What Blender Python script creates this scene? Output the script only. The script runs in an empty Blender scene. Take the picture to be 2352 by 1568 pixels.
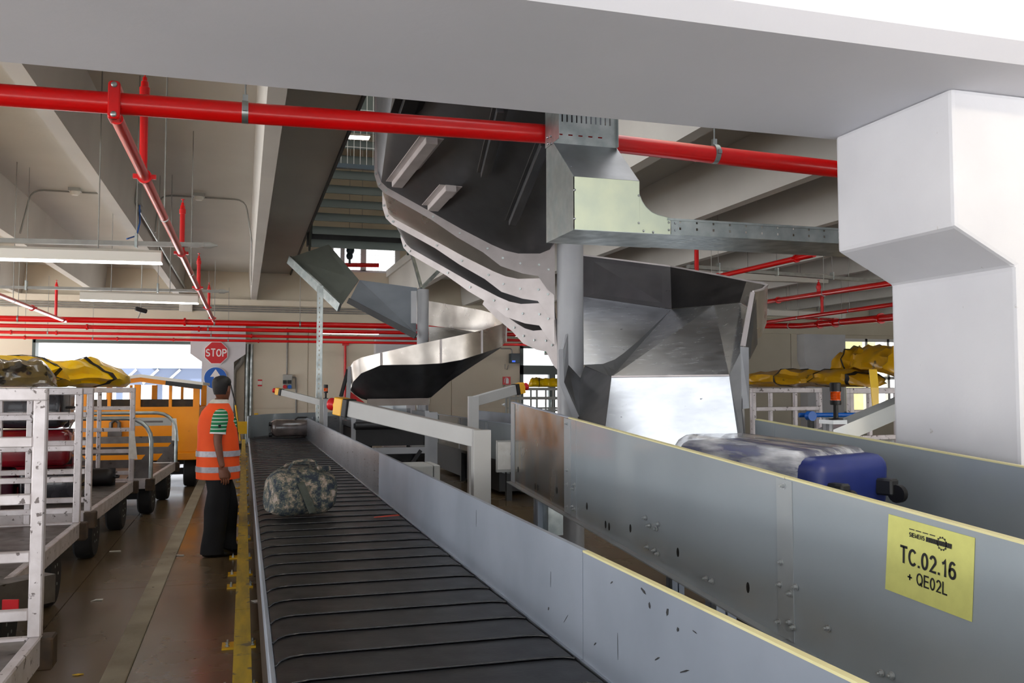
import bpy, bmesh, math, random
from mathutils import Vector, Matrix, noise
random.seed(7)
SC = bpy.context.scene
COL = SC.collection
# ---------------------------------------------------------------- camera
F, CX, CY = 2050.0, 1176.0, 784.0
YAW, PITCH, EYE = math.radians(16.70), math.radians(2.96), 1.62
cd = bpy.data.cameras.new('camera'); cam = bpy.data.objects.new('camera', cd); COL.objects.link(cam)
cd.sensor_width = 36.0; cd.lens = 36.0 * F / 2352.0; cd.clip_start = 0.05; cd.clip_end = 400
cam.location = (0, 0, EYE); cam.rotation_euler = (math.pi / 2 + PITCH, 0, -YAW)
SC.camera = cam
# ---------------------------------------------------------------- world, sun, exposure
w = bpy.data.worlds.new('sky'); SC.world = w; w.use_nodes = True
bg = w.node_tree.nodes['Background']; bg.inputs[0].default_value = (0.92, 0.95, 1.0, 1); bg.inputs[1].default_value = 2.7
sd = bpy.data.lights.new('sun', 'SUN'); sd.energy = 30; sd.angle = .009; sd.color = (1, .985, .96)
so = bpy.data.objects.new('sun', sd); COL.objects.link(so); so.rotation_euler = Vector((1, .22, -1.02)).to_track_quat('-Z', 'Y').to_euler()
SC.view_settings.view_transform = 'Standard'; SC.view_settings.look = 'None'
SC.view_settings.exposure = -0.08; SC.view_settings.gamma = 1.0; SC.view_settings.use_curve_mapping = False
def area(name, loc, rot, sx, sy, power, col):
    l = bpy.data.lights.new(name, 'AREA'); l.shape = 'RECTANGLE'; l.size = sx; l.size_y = sy; l.energy = power; l.color = col
    o = bpy.data.objects.new(name, l); o.location = loc; o.rotation_euler = rot; COL.objects.link(o); return o
# warm fill lights added out of view, behind the camera and to the right
area('warm_fill', (6.5, -3.5, 4.6), (math.radians(25), 0, 0), 4.0, 0.6, 260, (1.0, 0.84, 0.6))
area('warm_fill', (3.5, -5.0, 4.6), (math.radians(20), 0, 0), 4.0, 0.6, 120, (1.0, 0.88, 0.7))
area('warm_fill', (14.0, 8.0, 4.7), (0, 0, 0), 5.0, 0.5, 200, (1.0, 0.93, 0.8))
area('warm_fill', (10.0, 3.0, 4.7), (0, 0, 0), 5.0, 0.5, 120, (1.0, 0.9, 0.74))
# ---------------------------------------------------------------- pixels to points
RT = Vector((math.cos(YAW), -math.sin(YAW), 0))
FW = Vector((math.sin(YAW) * math.cos(PITCH), math.cos(YAW) * math.cos(PITCH), math.sin(PITCH)))
UP = RT.cross(FW)
O = Vector((0, 0, EYE))
def ray(px, py): return FW + RT * ((px - CX) / F) - UP * ((py - CY) / F)
def P(px, py, d=None, X=None, Y=None, Z=None):
    r = ray(px, py)
    t = d if d is not None else X / r.x if X is not None else Y / r.y if Y is not None else (Z - EYE) / r.z
    return O + r * t
# ---------------------------------------------------------------- mesh helpers
WM = {}
def V(*a): return Vector(a)
ZUP = Vector((0, 0, 1))
def frame(d, up=ZUP):
    d = d.normalized()
    if abs(d.dot(up)) > 0.98: up = Vector((0, 1, 0)) if abs(d.y) < 0.9 else Vector((1, 0, 0))
    s = d.cross(up).normalized(); return s, s.cross(d).normalized()
class MB:
    def __init__(s): s.v = []; s.f = []
    def add(s, vs, fs):
        n = len(s.v); s.v += [Vector(p) for p in vs]; s.f += [tuple(i + n for i in f) for f in fs]; return s
    def box(s, x0, x1, y0, y1, z0, z1):
        return s.add([(x, y, z) for x in (x0, x1) for y in (y0, y1) for z in (z0, z1)],
                     [(0, 1, 3, 2), (4, 6, 7, 5), (0, 4, 5, 1), (2, 3, 7, 6), (0, 2, 6, 4), (1, 5, 7, 3)])
    def bar(s, a, b, w, h, up=ZUP):
        a, b = Vector(a), Vector(b); sd, u = frame(b - a, up)
        sd = sd * w / 2; u = u * h / 2
        return s.add([p + i * sd + j * u for p in (a, b) for i, j in ((-1, -1), (1, -1), (1, 1), (-1, 1))],
                     [(3, 2, 1, 0), (4, 5, 6, 7), (0, 1, 5, 4), (1, 2, 6, 5), (2, 3, 7, 6), (3, 0, 4, 7)])
    def cyl(s, a, b, r, n=12, r2=None):
        return s.tube([a, b], r, n, [r, r if r2 is None else r2])
    def tube(s, path, r, n=8, rs=None, closed=False):
        path = [Vector(p) for p in path]; m = len(path); base = len(s.v)
        sd = None
        for i, p in enumerate(path):
            t = (path[min(i + 1, m - 1)] - path[max(i - 1, 0)])
            if sd is None: sd, u = frame(t)
            else:
                t = t.normalized(); sd = (sd - t * sd.dot(t)).normalized(); u = sd.cross(t)
            q = rs[i] if rs else r
            for k in range(n):
                a = 2 * math.pi * k / n
                s.v.append(p + sd * (q * math.cos(a)) + u * (q * math.sin(a)))
        for i in range(m - 1):
            for k in range(n):
                k2 = (k + 1) % n
                s.f.append((base + i * n + k, base + i * n + k2, base + (i + 1) * n + k2, base + (i + 1) * n + k))
        s.f.append(tuple(base + k for k in range(n))); s.f.append(tuple(base + (m - 1) * n + k for k in range(n)))
        return s
    def prism(s, poly, vec):
        poly = [Vector(p) for p in poly]; vec = Vector(vec); n = len(poly)
        return s.add(poly + [p + vec for p in poly],
                     [tuple(range(n - 1, -1, -1)), tuple(range(n, 2 * n))] + [(i, (i + 1) % n, n + (i + 1) % n, n + i) for i in range(n)])
    def sheet(s, poly, t=0.004):
        poly = [Vector(p) for p in poly]; nn = Vector((0, 0, 0))
        for i in range(len(poly)): nn += (poly[i] - poly[0]).cross(poly[(i + 1) % len(poly)] - poly[0])
        nn.normalize(); return s.prism([p - nn * t / 2 for p in poly], nn * t)
    def strip(s, A, B, t=0.004, away=None):
        """sheet metal of thickness t between two polylines"""
        A = [Vector(p) for p in A]; B = [Vector(p) for p in B]; n = len(A); vs = []; fs = []
        for i in range(n):
            d = A[min(i + 1, n - 1)] - A[max(i - 1, 0)]; nn = d.cross(B[i] - A[i])
            nn = nn.normalized() * t / 2 if nn.length > 1e-9 else Vector((0, 0, t / 2))
            vs += [A[i] + nn, B[i] + nn, B[i] - nn, A[i] - nn]
        for i in range(n - 1):
            a = 4 * i; b = a + 4
            for k in range(4): fs.append((a + k, a + (k + 1) % 4, b + (k + 1) % 4, b + k))
        fs += [(0, 3, 2, 1), tuple(4 * (n - 1) + k for k in range(4))]
        return s.add(vs, fs)
    def lathe(s, c, prof, n=16, ax=ZUP):
        c = Vector(c); ax = Vector(ax).normalized(); a, b = frame(ax); base = len(s.v)
        for r, h in prof:
            for k in range(n):
                t = 2 * math.pi * k / n; s.v.append(c + ax * h + (a * math.cos(t) + b * math.sin(t)) * max(r, 1e-4))
        for i in range(len(prof) - 1):
            for k in range(n):
                k2 = (k + 1) % n; s.f.append((base + i * n + k, base + i * n + k2, base + (i + 1) * n + k2, base + (i + 1) * n + k))
        s.f.append(tuple(base + k for k in range(n))); s.f.append(tuple(base + (len(prof) - 1) * n + k for k in range(n)))
        return s
    def loft(s, rings, cap=True):
        n = len(rings[0]); base = len(s.v)
        for r in rings: s.v += [Vector(p) for p in r]
        for i in range(len(rings) - 1):
            for k in range(n):
                k2 = (k + 1) % n; s.f.append((base + i * n + k, base + i * n + k2, base + (i + 1) * n + k2, base + (i + 1) * n + k))
        if cap: s.f.append(tuple(base + k for k in range(n))); s.f.append(tuple(base + (len(rings) - 1) * n + k for k in range(n)))
        return s
    def ball(s, c, r, sc=(1, 1, 1), n=14, m=8):
        prof = []
        c = Vector(c); rings = []
        for i in range(m + 1):
            ph = math.pi * (i / m - .5) * .995
            rings.append([c + Vector((r * sc[0] * math.cos(ph) * math.cos(2 * math.pi * k / n), r * sc[1] * math.cos(ph) * math.sin(2 * math.pi * k / n), r * sc[2] * math.sin(ph))) for k in range(n)])
        return s.loft(rings)
    def rbox(s, c, size, r, ax=None, n=4):
        """soft rounded box centred at c; ax = 3x3 matrix of its axes"""
        hx, hy, hz = (q / 2 for q in size); ax = ax or Matrix.Identity(3); c = Vector(c); r = min(r, hx * .98, hy * .98, hz * .98); rings = []
        def ring(z, ins):
            out = []
            for qx, qy, a0 in ((1, 1, 0), (-1, 1, 90), (-1, -1, 180), (1, -1, 270)):
                for i in range(n + 1):
                    a = math.radians(a0 + 90 * i / n); rr = r
                    out.append(c + ax @ Vector((qx * (hx - rr) + (rr - ins) * math.cos(a), qy * (hy - rr) + (rr - ins) * math.sin(a), z)))
            return out
        for i in range(n + 1):
            a = math.pi / 2 * i / n; rings.append(ring(-hz + r - r * math.cos(a), r - r * math.sin(a) if i < n else 0))
        for i in range(n + 1):
            a = math.pi / 2 * i / n; rings.append(ring(hz - r + r * math.sin(a), r - r * math.cos(a)))
        for rg in (rings[0], rings[-1]):
            pass
        return s.loft(rings)
    def wobble(s, amp, scale, seed=0, i0=0):
        for i in range(i0, len(s.v)):
            p = s.v[i]; q = p * scale + Vector((seed, seed * 1.7, -seed))
            s.v[i] = p + Vector((noise.noise(q), noise.noise(q + Vector((31, 7, 3))), noise.noise(q + Vector((-9, 41, 17))))) * amp
        return s
    def build(s, name, mat, parent=None, smooth=0, bevel=0, world=True, kind=None, label=None):
        me = bpy.data.meshes.new(name)
        M = WM[parent.name].inverted() if (parent is not None and world) else None
        me.from_pydata([(M @ p) if M else p for p in s.v], [], s.f)
        bm = bmesh.new(); bm.from_mesh(me); bmesh.ops.recalc_face_normals(bm, faces=bm.faces)
        if bevel:
            es = [e for e in bm.edges if len(e.link_faces) == 2 and e.calc_face_angle(0) > 0.6]
            bmesh.ops.bevel(bm, geom=es, offset=bevel, segments=2 if bevel > .01 else 1, profile=.6, affect='EDGES', clamp_overlap=True)
        bm.to_mesh(me); bm.free()
        me.materials.append(mat)
        if smooth:
            for p in me.polygons: p.use_smooth = True
            me.set_sharp_from_angle(angle=math.radians(smooth if smooth > 1 else 40))
        o = bpy.data.objects.new(name, me); COL.objects.link(o)
        if parent is not None:
            o.parent = parent; WM[o.name] = WM[parent.name].copy()
        else: WM[o.name] = Matrix.Identity(4)
        if kind: o['kind'] = kind
        if label: o['label'] = label
        return o
def tag(o, label, cat, group=None):
    o['label'] = label; o['category'] = cat
    if group: o['group'] = group
    return o
def thing(name, label, cat, loc=(0, 0, 0), rz=0.0, group=None):
    o = bpy.data.objects.new(name, None); COL.objects.link(o); o.empty_display_size = 0.1
    o.location = loc; o.rotation_euler = (0, 0, rz); WM[o.name] = Matrix.Translation(Vector(loc)) @ Matrix.Rotation(rz, 4, 'Z')
    return tag(o, label, cat, group)
def struct(o): o['kind'] = 'structure'; return o
def copy_tree(o, loc=None, rz=None, parent=None, label=None):
    c = o.copy(); COL.objects.link(c)
    if parent is not None: c.parent = parent; WM[c.name] = WM[parent.name].copy()
    if loc is not None:
        c.location = loc; c.rotation_euler = (0, 0, rz or 0); WM[c.name] = Matrix.Translation(Vector(loc)) @ Matrix.Rotation(rz or 0, 4, 'Z')
    if label: c['label'] = label
    for ch in list(o.children): copy_tree(ch, parent=c)
    return c
def inst(src, name, parent, off):
    """another piece like src (shared mesh), moved by off"""
    o = bpy.data.objects.new(name, src.data); COL.objects.link(o); o.parent = parent; o.location = off; WM[o.name] = WM[parent.name].copy(); return o
GL = {'T': ([[(0, 1), (.6, 1)], [(.3, 1), (.3, 0)]], .6), 'I': ([[(.08, 0), (.08, 1)]], .16), 'L': ([[(.07, 1), (.07, .06), (.52, .06)]], .52), 'E': ([[(.55, .94), (.07, .94), (.07, .06), (.57, .06)], [(.07, .52), (.5, .52)]], .57),
      'M': ([[(.07, 0), (.07, .94), (.36, .1), (.65, .94), (.65, 0)]], .72), 'N': ([[(.07, 0), (.07, .94), (.53, .06), (.53, 1)]], .6), 'P': ([[(.07, 0), (.07, .94), (.36, .94), (.5, .87), (.54, .72), (.5, .57), (.36, .5), (.07, .5)]], .57),
      '+': ([[(.04, .42), (.52, .42)], [(.28, .18), (.28, .66)]], .56), '.': ([[(.09, 0), (.09, .14)]], .18), ' ': ([], .26), '1': ([[(.05, .74), (.2, .80), (.28, .94), (.28, 0)]], .42),
      'V': ([[(.04, 1), (.3, .02), (.56, 1)]], .6), '-': ([[(.02, .4), (.3, .4)]], .34), '\u00b0': ([[(.05, .78), (.12, .95), (.2, .78), (.12, .64), (.05, .78)]], .26)}
def _arc(cx_, cy_, rx, ry, a0, a1, n=14): return [(cx_ + rx * math.cos(math.radians(a0 + (a1 - a0) * i / n)), cy_ + ry * math.sin(math.radians(a0 + (a1 - a0) * i / n))) for i in range(n + 1)]
GL['0'] = ([_arc(.27, .5, .21, .44, 90, 450, 24)], .55); GL['O'] = ([_arc(.35, .5, .29, .44, 90, 450, 24)], .7); GL['C'] = ([_arc(.35, .5, .29, .44, 42, 318, 22)], .66)
GL['Q'] = ([_arc(.35, .5, .29, .44, 90, 450, 24), [(.40, .24), (.64, .0)]], .7)
GL['2'] = ([_arc(.27, .68, .20, .26, 165, -25, 14) + [(.07, .06), (.52, .06)]], .54)
GL['6'] = ([_arc(.30, .62, .20, .32, 40, 160, 10) + [(.07, .45)] + _arc(.28, .32, .21, .26, 180, 530, 22)], .56)
GL['S'] = ([_arc(.29, .72, .21, .22, 25, 265, 14) + _arc(.29, .28, .22, .22, 85, -155, 14)], .58)
def lettering(body, mat, h, Mx, parent, wt=.15, sx=1.0, gap=.12, t=.0006):
    # stroke lettering: every letter a flat piece of its own width wt x height h, centred on Mx
    tot = sum(GL[c][1] + gap for c in body) - gap; x0 = -tot / 2; out = MB()
    for c in body:
        for pl in GL[c][0]:
            n = len(pl); closed = n > 3 and abs(pl[0][0] - pl[-1][0]) + abs(pl[0][1] - pl[-1][1]) < 1e-6; Lf = []; Rt = []
            for i, p in enumerate(pl):
                p = Vector(p); a = Vector(pl[i - 1]) if i else (Vector(pl[-2]) if closed else None); b = Vector(pl[i + 1]) if i < n - 1 else (Vector(pl[1]) if closed else None)
                d1 = (p - a).normalized() if a is not None else None; d2 = (b - p).normalized() if b is not None else None
                if d1 is None: d1 = d2
                if d2 is None: d2 = d1
                nn = Vector((-(d1.y + d2.y), d1.x + d2.x))
                nn = nn.normalized() if nn.length > 1e-6 else Vector((-d1.y, d1.x)); k = min(1.6, 1 / max(.3, nn.dot(Vector((-d1.y, d1.x)))))
                Lf.append(p + nn * (wt / 2 * k)); Rt.append(p - nn * (wt / 2 * k))
            for i in range(n - 1):
                q = [Lf[i], Lf[i + 1], Rt[i + 1], Rt[i]]
                out.prism([Mx @ Vector(((x0 + v.x) * h * sx, (v.y - .5) * h, 0)) for v in q], (Mx.to_3x3() @ Vector((0, 0, t))))
        x0 += GL[c][1] + gap
    return out.build('lettering', mat, parent)
def text(body, name, mat, size, M, parent, bold=0.0, align='CENTER', sx=1.0, ext=0.0006):
    cu = bpy.data.curves.new(name, 'FONT'); cu.body = body; cu.size = size; cu.align_x = align; cu.align_y = 'CENTER'; cu.offset = bold; cu.extrude = ext
    t = bpy.data.objects.new(name, cu); COL.objects.link(t)
    dg = bpy.context.evaluated_depsgraph_get(); dg.update()
    me = bpy.data.meshes.new_from_object(t.evaluated_get(dg)); bpy.data.objects.remove(t); bpy.data.curves.remove(cu)
    me.transform(WM[parent.name].inverted() @ M @ Matrix.Diagonal((sx, 1, 1, 1)))
    me.materials.clear(); me.materials.append(mat)
    o = bpy.data.objects.new(name, me); COL.objects.link(o); o.parent = parent; WM[o.name] = WM[parent.name].copy(); return o
def basis(o, x, y, z):
    M = Matrix.Identity(4)
    for i in range(3): M[i][0] = x[i]; M[i][1] = y[i]; M[i][2] = z[i]; M[i][3] = o[i]
    return M
# ---------------------------------------------------------------- materials
def lin(h):
    h = h.lstrip('#'); c = [int(h[i:i + 2], 16) / 255 for i in (0, 2, 4)]
    return tuple(x / 12.92 if x <= .04045 else ((x + .055) / 1.055) ** 2.4 for x in c) + (1,)
def pm(name, c1, c2=None, scale=4.0, rough=0.5, r2=None, metal=0.0, bump=0.0, bs=40.0, st=(1, 1, 1), coat=0.0, spots=None, lo=.35, hi=.65, emit=None, es=0, alpha=1.0, spec=None, rs=(1, 1, 1), rscale=None, aniso=0):
    m = bpy.data.materials.new(name); m.use_nodes = True; nt = m.node_tree; N = nt.nodes; L = nt.links; b = N['Principled BSDF']
    b.inputs['Base Color'].default_value = lin(c1); b.inputs['Roughness'].default_value = rough; b.inputs['Metallic'].default_value = metal
    if coat: b.inputs['Coat Weight'].default_value = coat; b.inputs['Coat Roughness'].default_value = .06
    if spec is not None: b.inputs['Specular IOR Level'].default_value = spec
    if emit: b.inputs['Emission Color'].default_value = lin(emit); b.inputs['Emission Strength'].default_value = es
    if alpha < 1: b.inputs['Alpha'].default_value = alpha
    tc = N.new('ShaderNodeTexCoord')
    def nz(sc, stv, det=5):
        mp = N.new('ShaderNodeMapping'); mp.inputs['Scale'].default_value = stv; L.new(tc.outputs['Object'], mp.inputs[0])
        n = N.new('ShaderNodeTexNoise'); n.inputs['Scale'].default_value = sc; n.inputs['Detail'].default_value = det; L.new(mp.outputs[0], n.inputs['Vector']); return n
    if c2:
        n = nz(scale, st); r = N.new('ShaderNodeValToRGB'); r.color_ramp.elements[0].position = lo; r.color_ramp.elements[1].position = hi
        r.color_ramp.elements[0].color = lin(c1); r.color_ramp.elements[1].color = lin(c2); L.new(n.outputs[0], r.inputs[0]); out = r.outputs[0]
        if spots:   # (colour, scale, threshold)
            s = nz(spots[1], (1, 1, 1), 3); rr = N.new('ShaderNodeValToRGB'); rr.color_ramp.elements[0].position = spots[2]; rr.color_ramp.elements[1].position = spots[2] + .04
            rr.color_ramp.elements[0].color = (0, 0, 0, 1); rr.color_ramp.elements[1].color = (1, 1, 1, 1)
            L.new(s.outputs[0], rr.inputs[0]); mx = N.new('ShaderNodeMixRGB'); L.new(rr.outputs[0], mx.inputs[0]); L.new(out, mx.inputs[1]); mx.inputs[2].default_value = lin(spots[0]); out = mx.outputs[0]
        L.new(out, b.inputs['Base Color'])
    if r2 is not None:
        n = nz(rscale or scale, rs); mr = N.new('ShaderNodeMapRange'); mr.inputs[1].default_value = .3; mr.inputs[2].default_value = .7; mr.inputs[3].default_value = rough; mr.inputs[4].default_value = r2
        L.new(n.outputs[0], mr.inputs[0]); L.new(mr.outputs[0], b.inputs['Roughness'])
    if bump:
        n = nz(bs, rs if rs != (1, 1, 1) else st); bp = N.new('ShaderNodeBump'); bp.inputs['Strength'].default_value = bump; bp.inputs['Distance'].default_value = .01
        L.new(n.outputs[0], bp.inputs['Height']); L.new(bp.outputs[0], b.inputs['Normal'])
    return m
M = {}
M['white'] = pm('white_paint', 'dcdce0', 'cfcfd4', 1.3, .55, bump=.1, bs=35, spots=('b8b4b4', 18, .74))
M['soffit'] = pm('beam_paint', 'dfdfe6', 'd6d7de', .7, .6, bump=.12, bs=25)
M['ceil'] = pm('ceiling_concrete', 'ceccc6', 'c3c1bc', .5, .8, bump=.2, bs=12)
M['rib'] = pm('rib_concrete', 'cfccc6', 'c2bfba', .6, .75, bump=.2, bs=14)
M['wall'] = pm('wall_panel_paint', 'ddd4c2', 'd2c9b6', .6, .7, bump=.1, bs=30)
M['floor'] = pm('floor_concrete', '6c5b42', '5a4b38', .9, .18, r2=.32, rscale=.8, bump=.02, bs=14, spots=('2c241f', 11, .70))
M['strip'] = pm('kerb_concrete', 'a39a86', '8f8672', 3, .7, bump=.3, bs=30, spots=('3b342b', 20, .70))
M['ground'] = pm('outside_concrete', 'd8d8d8', 'c4c4c4', .3, .8)
M['red'] = pm('red_pipe_paint', 'dd0306', 'd20205', 2, .3, coat=.15)
M['redmat'] = pm('red_matt', 'b00d10', rough=.5)
M['galv'] = pm('galvanised_steel', 'bcc4c2', '9aa3a3', 9, .28, r2=.42, metal=.85, bump=.03, bs=60)
M['zinc'] = pm('zinc_cover', 'd2d9bd', 'c3cdb8', 5, .42, metal=.35, bump=.02, bs=70)
M['steel'] = pm('chute_stainless', 'bfc1c4', 'a9abae', 3, .22, r2=.28, metal=1.0, bump=.008, bs=55, rs=(.5, 1, 3), rscale=14, spots=('6b6c70', 16, .73))
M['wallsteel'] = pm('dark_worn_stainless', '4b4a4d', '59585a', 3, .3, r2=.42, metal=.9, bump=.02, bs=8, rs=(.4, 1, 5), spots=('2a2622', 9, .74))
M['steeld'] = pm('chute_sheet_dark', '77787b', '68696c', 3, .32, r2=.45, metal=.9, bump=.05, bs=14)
M['flange'] = pm('flange_steel', 'c9c2c1', 'b8b1b0', 6, .45, metal=.35)
M['colgrey'] = pm('grey_column_paint', '9d9fa2', '94969a', 3, .35, coat=.2)
M['alu'] = pm('brushed_aluminium', 'b4bac2', 'a4abb4', 3, .26, r2=.4, metal=.9, bump=.06, bs=22, rs=(.25, .25, 9), rscale=18, spots=('3a3c40', 9, .80))
M['alup'] = pm('aluminium_plate', 'aab4c2', '9ca6b4', 2, .42, metal=.55, spots=('55585c', 14, .79))
M['panel'] = pm('grey_gloss_paint', 'a3acb2', '9ca5ab', 1.5, .13, coat=.6, bump=.015, bs=6)
M['panelm'] = pm('blotch_reflection_panel', '9fa3a4', 'b2a596', 5, .12, r2=.3, metal=.75, rscale=5, bump=.02, bs=5, st=(1, 3, .8))  # warm blotchy reflections on the end panel put into the colour
M['splice'] = pm('splice_plate_paint', '9fa5a8', '979da1', 3, .3)
M['cream'] = pm('cream_lit_edge', 'e9e2ae', 'e0d8a0', 5, .5)  # edges: warm light on aluminium put into the colour; also the annex wall
M['rubber'] = pm('black_rubber', '0d0e12', '131419', 6, .33, r2=.46, bump=.05, bs=60)
M['bead'] = pm('glossy_rubber_bead', '26272b', rough=.16, coat=.5)
M['boltm'] = pm('bright_bolt_zinc', 'b9bec0', rough=.28, metal=.55)
M['black'] = pm('black_paint', '101012', '17171a', 5, .5)
M['dark'] = pm('dark_grey_steel', '2c2e30', '242628', 4, .5)
M['tyre'] = pm('tyre_rubber', '141416', '1d1d1f', 9, .7, bump=.3, bs=40)
M['yellow'] = pm('yellow_worn_paint', 'd0b012', 'a8901c', 7, .45, spots=('6b6142', 12, .63), st=(3, .5, 3))
M['yel'] = pm('yellow_plain', 'e8b912', 'd8a80c', 4, .5)
M['orange'] = pm('tug_orange_paint', 'ff9f00', 'f79400', 2.2, .35, spots=('8a5a18', 9, .72))
M['estop'] = pm('estop_yellow', 'f2b21a', rough=.4)
M['cartw'] = pm('cart_frame_zinc', 'd4ced0', 'bfb8b8', 9, .42, metal=.3, spots=('6b6260', 26, .64), bump=.1, bs=60)
M['cartd'] = pm('cart_deck_steel', '7a7572', '5f5a57', 5, .3, r2=.5, metal=.7, spots=('3c352f', 10, .66))
M['rust'] = pm('rusty_bracket', '4c3a28', '33291f', 12, .7)
M['tarp'] = pm('yellow_tarpaulin', 'ffd200', 'f4c200', 5, .3, coat=.3, spots=('7d6620', 7, .70))
M['tarpd'] = pm('dull_yellow_tarpaulin', 'c8960c', 'b5850e', 5, .32, coat=.3, spots=('5d4a18', 8, .68))
M['pvc'] = pm('clear_brown_film', '8a7440', '6a5a38', 6, .15, coat=.6, spots=('2a241c', 5, .62))
M['strap'] = pm('black_strap', '17161a', rough=.5)
M['lamp'] = pm('lamp_diffuser', 'ffffff', rough=.4, emit='fff8f4', es=9)
M['lampoff'] = pm('lamp_housing', 'dedbd2', rough=.45)
M['scr'] = pm('label_blue_glow', '3458c8', rough=.4, emit='3a63e0', es=1.2)
M['wire'] = pm('white_wire', 'd5d5d2', rough=.5)
M['paper'] = pm('white_paper', 'e6e4de', 'dad7cf', 20, .7)
M['sign'] = pm('yellow_sign_card', 'd6d67c', 'd0d078', 30, .6)
M['ink'] = pm('black_ink', '141414', rough=.6)
M['signred'] = pm('sign_red', 'd01722', rough=.35)
M['signblue'] = pm('sign_blue', '0d62c4', rough=.35)
M['signgreen'] = pm('sign_green', '0e7a4a', rough=.35)
M['signwhite'] = pm('sign_white', 'f0eff0', rough=.4)
M['cond'] = pm('grey_conduit', '9b9a94', '8b8a86', 8, .4, metal=.3)
M['boxgrey'] = pm('grey_plastic', 'a9aaa6', rough=.5)
M['navy'] = pm('dark_blue_case', '16323f', rough=.3)
M['frame'] = pm('grey_door_frame', '56625f', rough=.45)
M['arm'] = pm('grey_post_paint', 'b2b2b0', 'aaaaa8', 3, .45)
def glassmat():
    m = bpy.data.materials.new('clear_glass'); m.use_nodes = True; b = m.node_tree.nodes['Principled BSDF']
    b.inputs['Base Color'].default_value = (.95, .97, .97, 1); b.inputs['Roughness'].default_value = .03; b.inputs['Transmission Weight'].default_value = 1; b.inputs['IOR'].default_value = 1.05
    return m
M['glass'] = glassmat()
# ================================================================ STRUCTURE
g = MB().box(-70, 70, -60, 120, -.3, -.04).build('ground', M['ground']); struct(g)
XL, XR, YB, YN = -9.0, 25.0, 26.0, -5.0
fl = MB().box(XL, XR, YN, YB + .6, -.039, -.012).build('floor', M['dark']); struct(fl)
xs = [XL, -5.26, -1.262, 2.74, 6.74, 10.74, 14.74, 18.74, XR]; ys = [YN, -2.1, 2.9, 7.9, 12.9, 17.9, 22.9, YB + .6]
for i in range(len(xs) - 1):
    for j in range(len(ys) - 1):
        MB().box(xs[i] + .004, xs[i + 1] - .004, ys[j] + .004, ys[j + 1] - .004, -.012, 0).build('floor_slab', M['floor'], fl)
# raised kerb strip let into the floor
t1 = MB()
k = [(-.735, 1.0), (-.735, YB), (-.60, YB), (-.60, 1.0)]
t1.prism([V(x, y, 0.0) for x, y in k], (0, 0, .012)).build('trim_1', M['strip'], bevel=.004)['kind'] = 'structure'
# near concrete beam and the column with corbel
bmn = MB().prism([V(-14, 2.6, 2.92), V(-14, 2.67, 2.86), V(-14, 3.76, 2.86), V(-14, 3.82, 2.92), V(-14, 3.82, 4.85), V(-14, 2.6, 4.85)], (40, 0, 0)).build('beam', M['soffit']); struct(bmn)
cx = 3.1
poly = [(cx, 0), (cx, 2.13), (2.79, 2.285), (2.79, 2.86), (4.3, 2.86), (4.3, 2.285), (3.99, 2.13), (3.99, 0)]
MB().prism([V(x, 2.965, z) for x, z in poly], (0, .755, 0)).build('column', M['white'], bevel=.018)['kind'] = 'structure'
# ceiling slab with its opening (X 1.2..3.95, Y 3.8..26) and the ribs
ce = MB().box(XL, 1.2, YN, YB + .3, 4.85, 5.05).box(3.95, XR, YN, YB + .3, 4.85, 5.05).box(1.2, 3.95, YN, 3.8, 4.85, 5.05).build('ceiling', M['ceil']); struct(ce)
for X in (-7.7, -5.68, -3.7, -1.72, .228, 4.15, 6.3, 8.35, 10.4, 12.45, 14.5, 16.6, 18.7, 20.8, 22.9):
    MB().prism([V(X - .078, 3.82, 4.06), V(X + .078, 3.82, 4.06), V(X + .14, 3.82, 4.85), V(X - .14, 3.82, 4.85)], (0, YB - 3.85, 0)).build('ceiling_rib', M['rib'], ce)
MB().box(1.2, 1.235, 3.85, 25.9, 4.80, 5.10).build('edge_channel', M['dark'], ce)
# upper storey shell above the opening
up = MB().box(XL, .6, YN, YB + .3, 8.3, 8.5).box(5.2, XR, YN, YB + .3, 8.3, 8.5).box(.6, 5.2, YN, 1.5, 8.3, 8.5).box(.6, 5.2, 11.5, YB + .3, 8.3, 8.5).box(XL, XL + .2, YN, YB, 5.05, 8.3).box(12, 12.2, YN, YB, 5.05, 8.3).box(XL, XR, YN, YN + .2, 5.05, 8.3)
up.build('wall_upper', M['wall'])['kind'] = 'structure'
# back wall with a loading door, a glass door and an upper window opening
XD0, XD1 = -5.3, -1.1
wb = MB()
for (x0, x1, z0, z1) in ((XL, XD0, 0, 4.85), (XD0, XD1, 2.86, 4.85), (XD1, 8.05, 0, 4.85), (8.05, 9.75, 2.98, 4.85), (9.75, 19.6, 0, 4.85), (19.6, 23.2, 3.3, 4.85), (19.6, 23.2, 0, .7), (23.2, XR, 0, 4.85),
                         (XL, 2.3, 4.85, 8.3), (2.3, 4.35, 5.72, 8.3), (2.3, 4.35, 4.85, 5.0), (4.35, XR, 4.85, 8.3)):
    wb.box(x0, x1, YB, YB + .3, z0, z1)
wb = struct(wb.build('wall_back', M['wall']))
for x0, x1 in ((-.35, 8.0), (9.8, 19.5)):
    n = int((x1 - x0) / 2.1 + .5); dx = (x1 - x0) / n
    for i in range(n):
        for z0, z1 in ((0.02, 1.03), (1.05, 3.6)):
            MB().box(x0 + i * dx + .012, x0 + (i + 1) * dx - .012, YB - .03, YB, z0, z1).build('wall_panel', M['wall'], wb)
MB().box(XL, XR, YB - .28, YB, 3.9, 4.06).box(XL, XR, YB - .12, YB, 3.42, 3.9).build('wall_ledge', M['wall'], wb)
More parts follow.
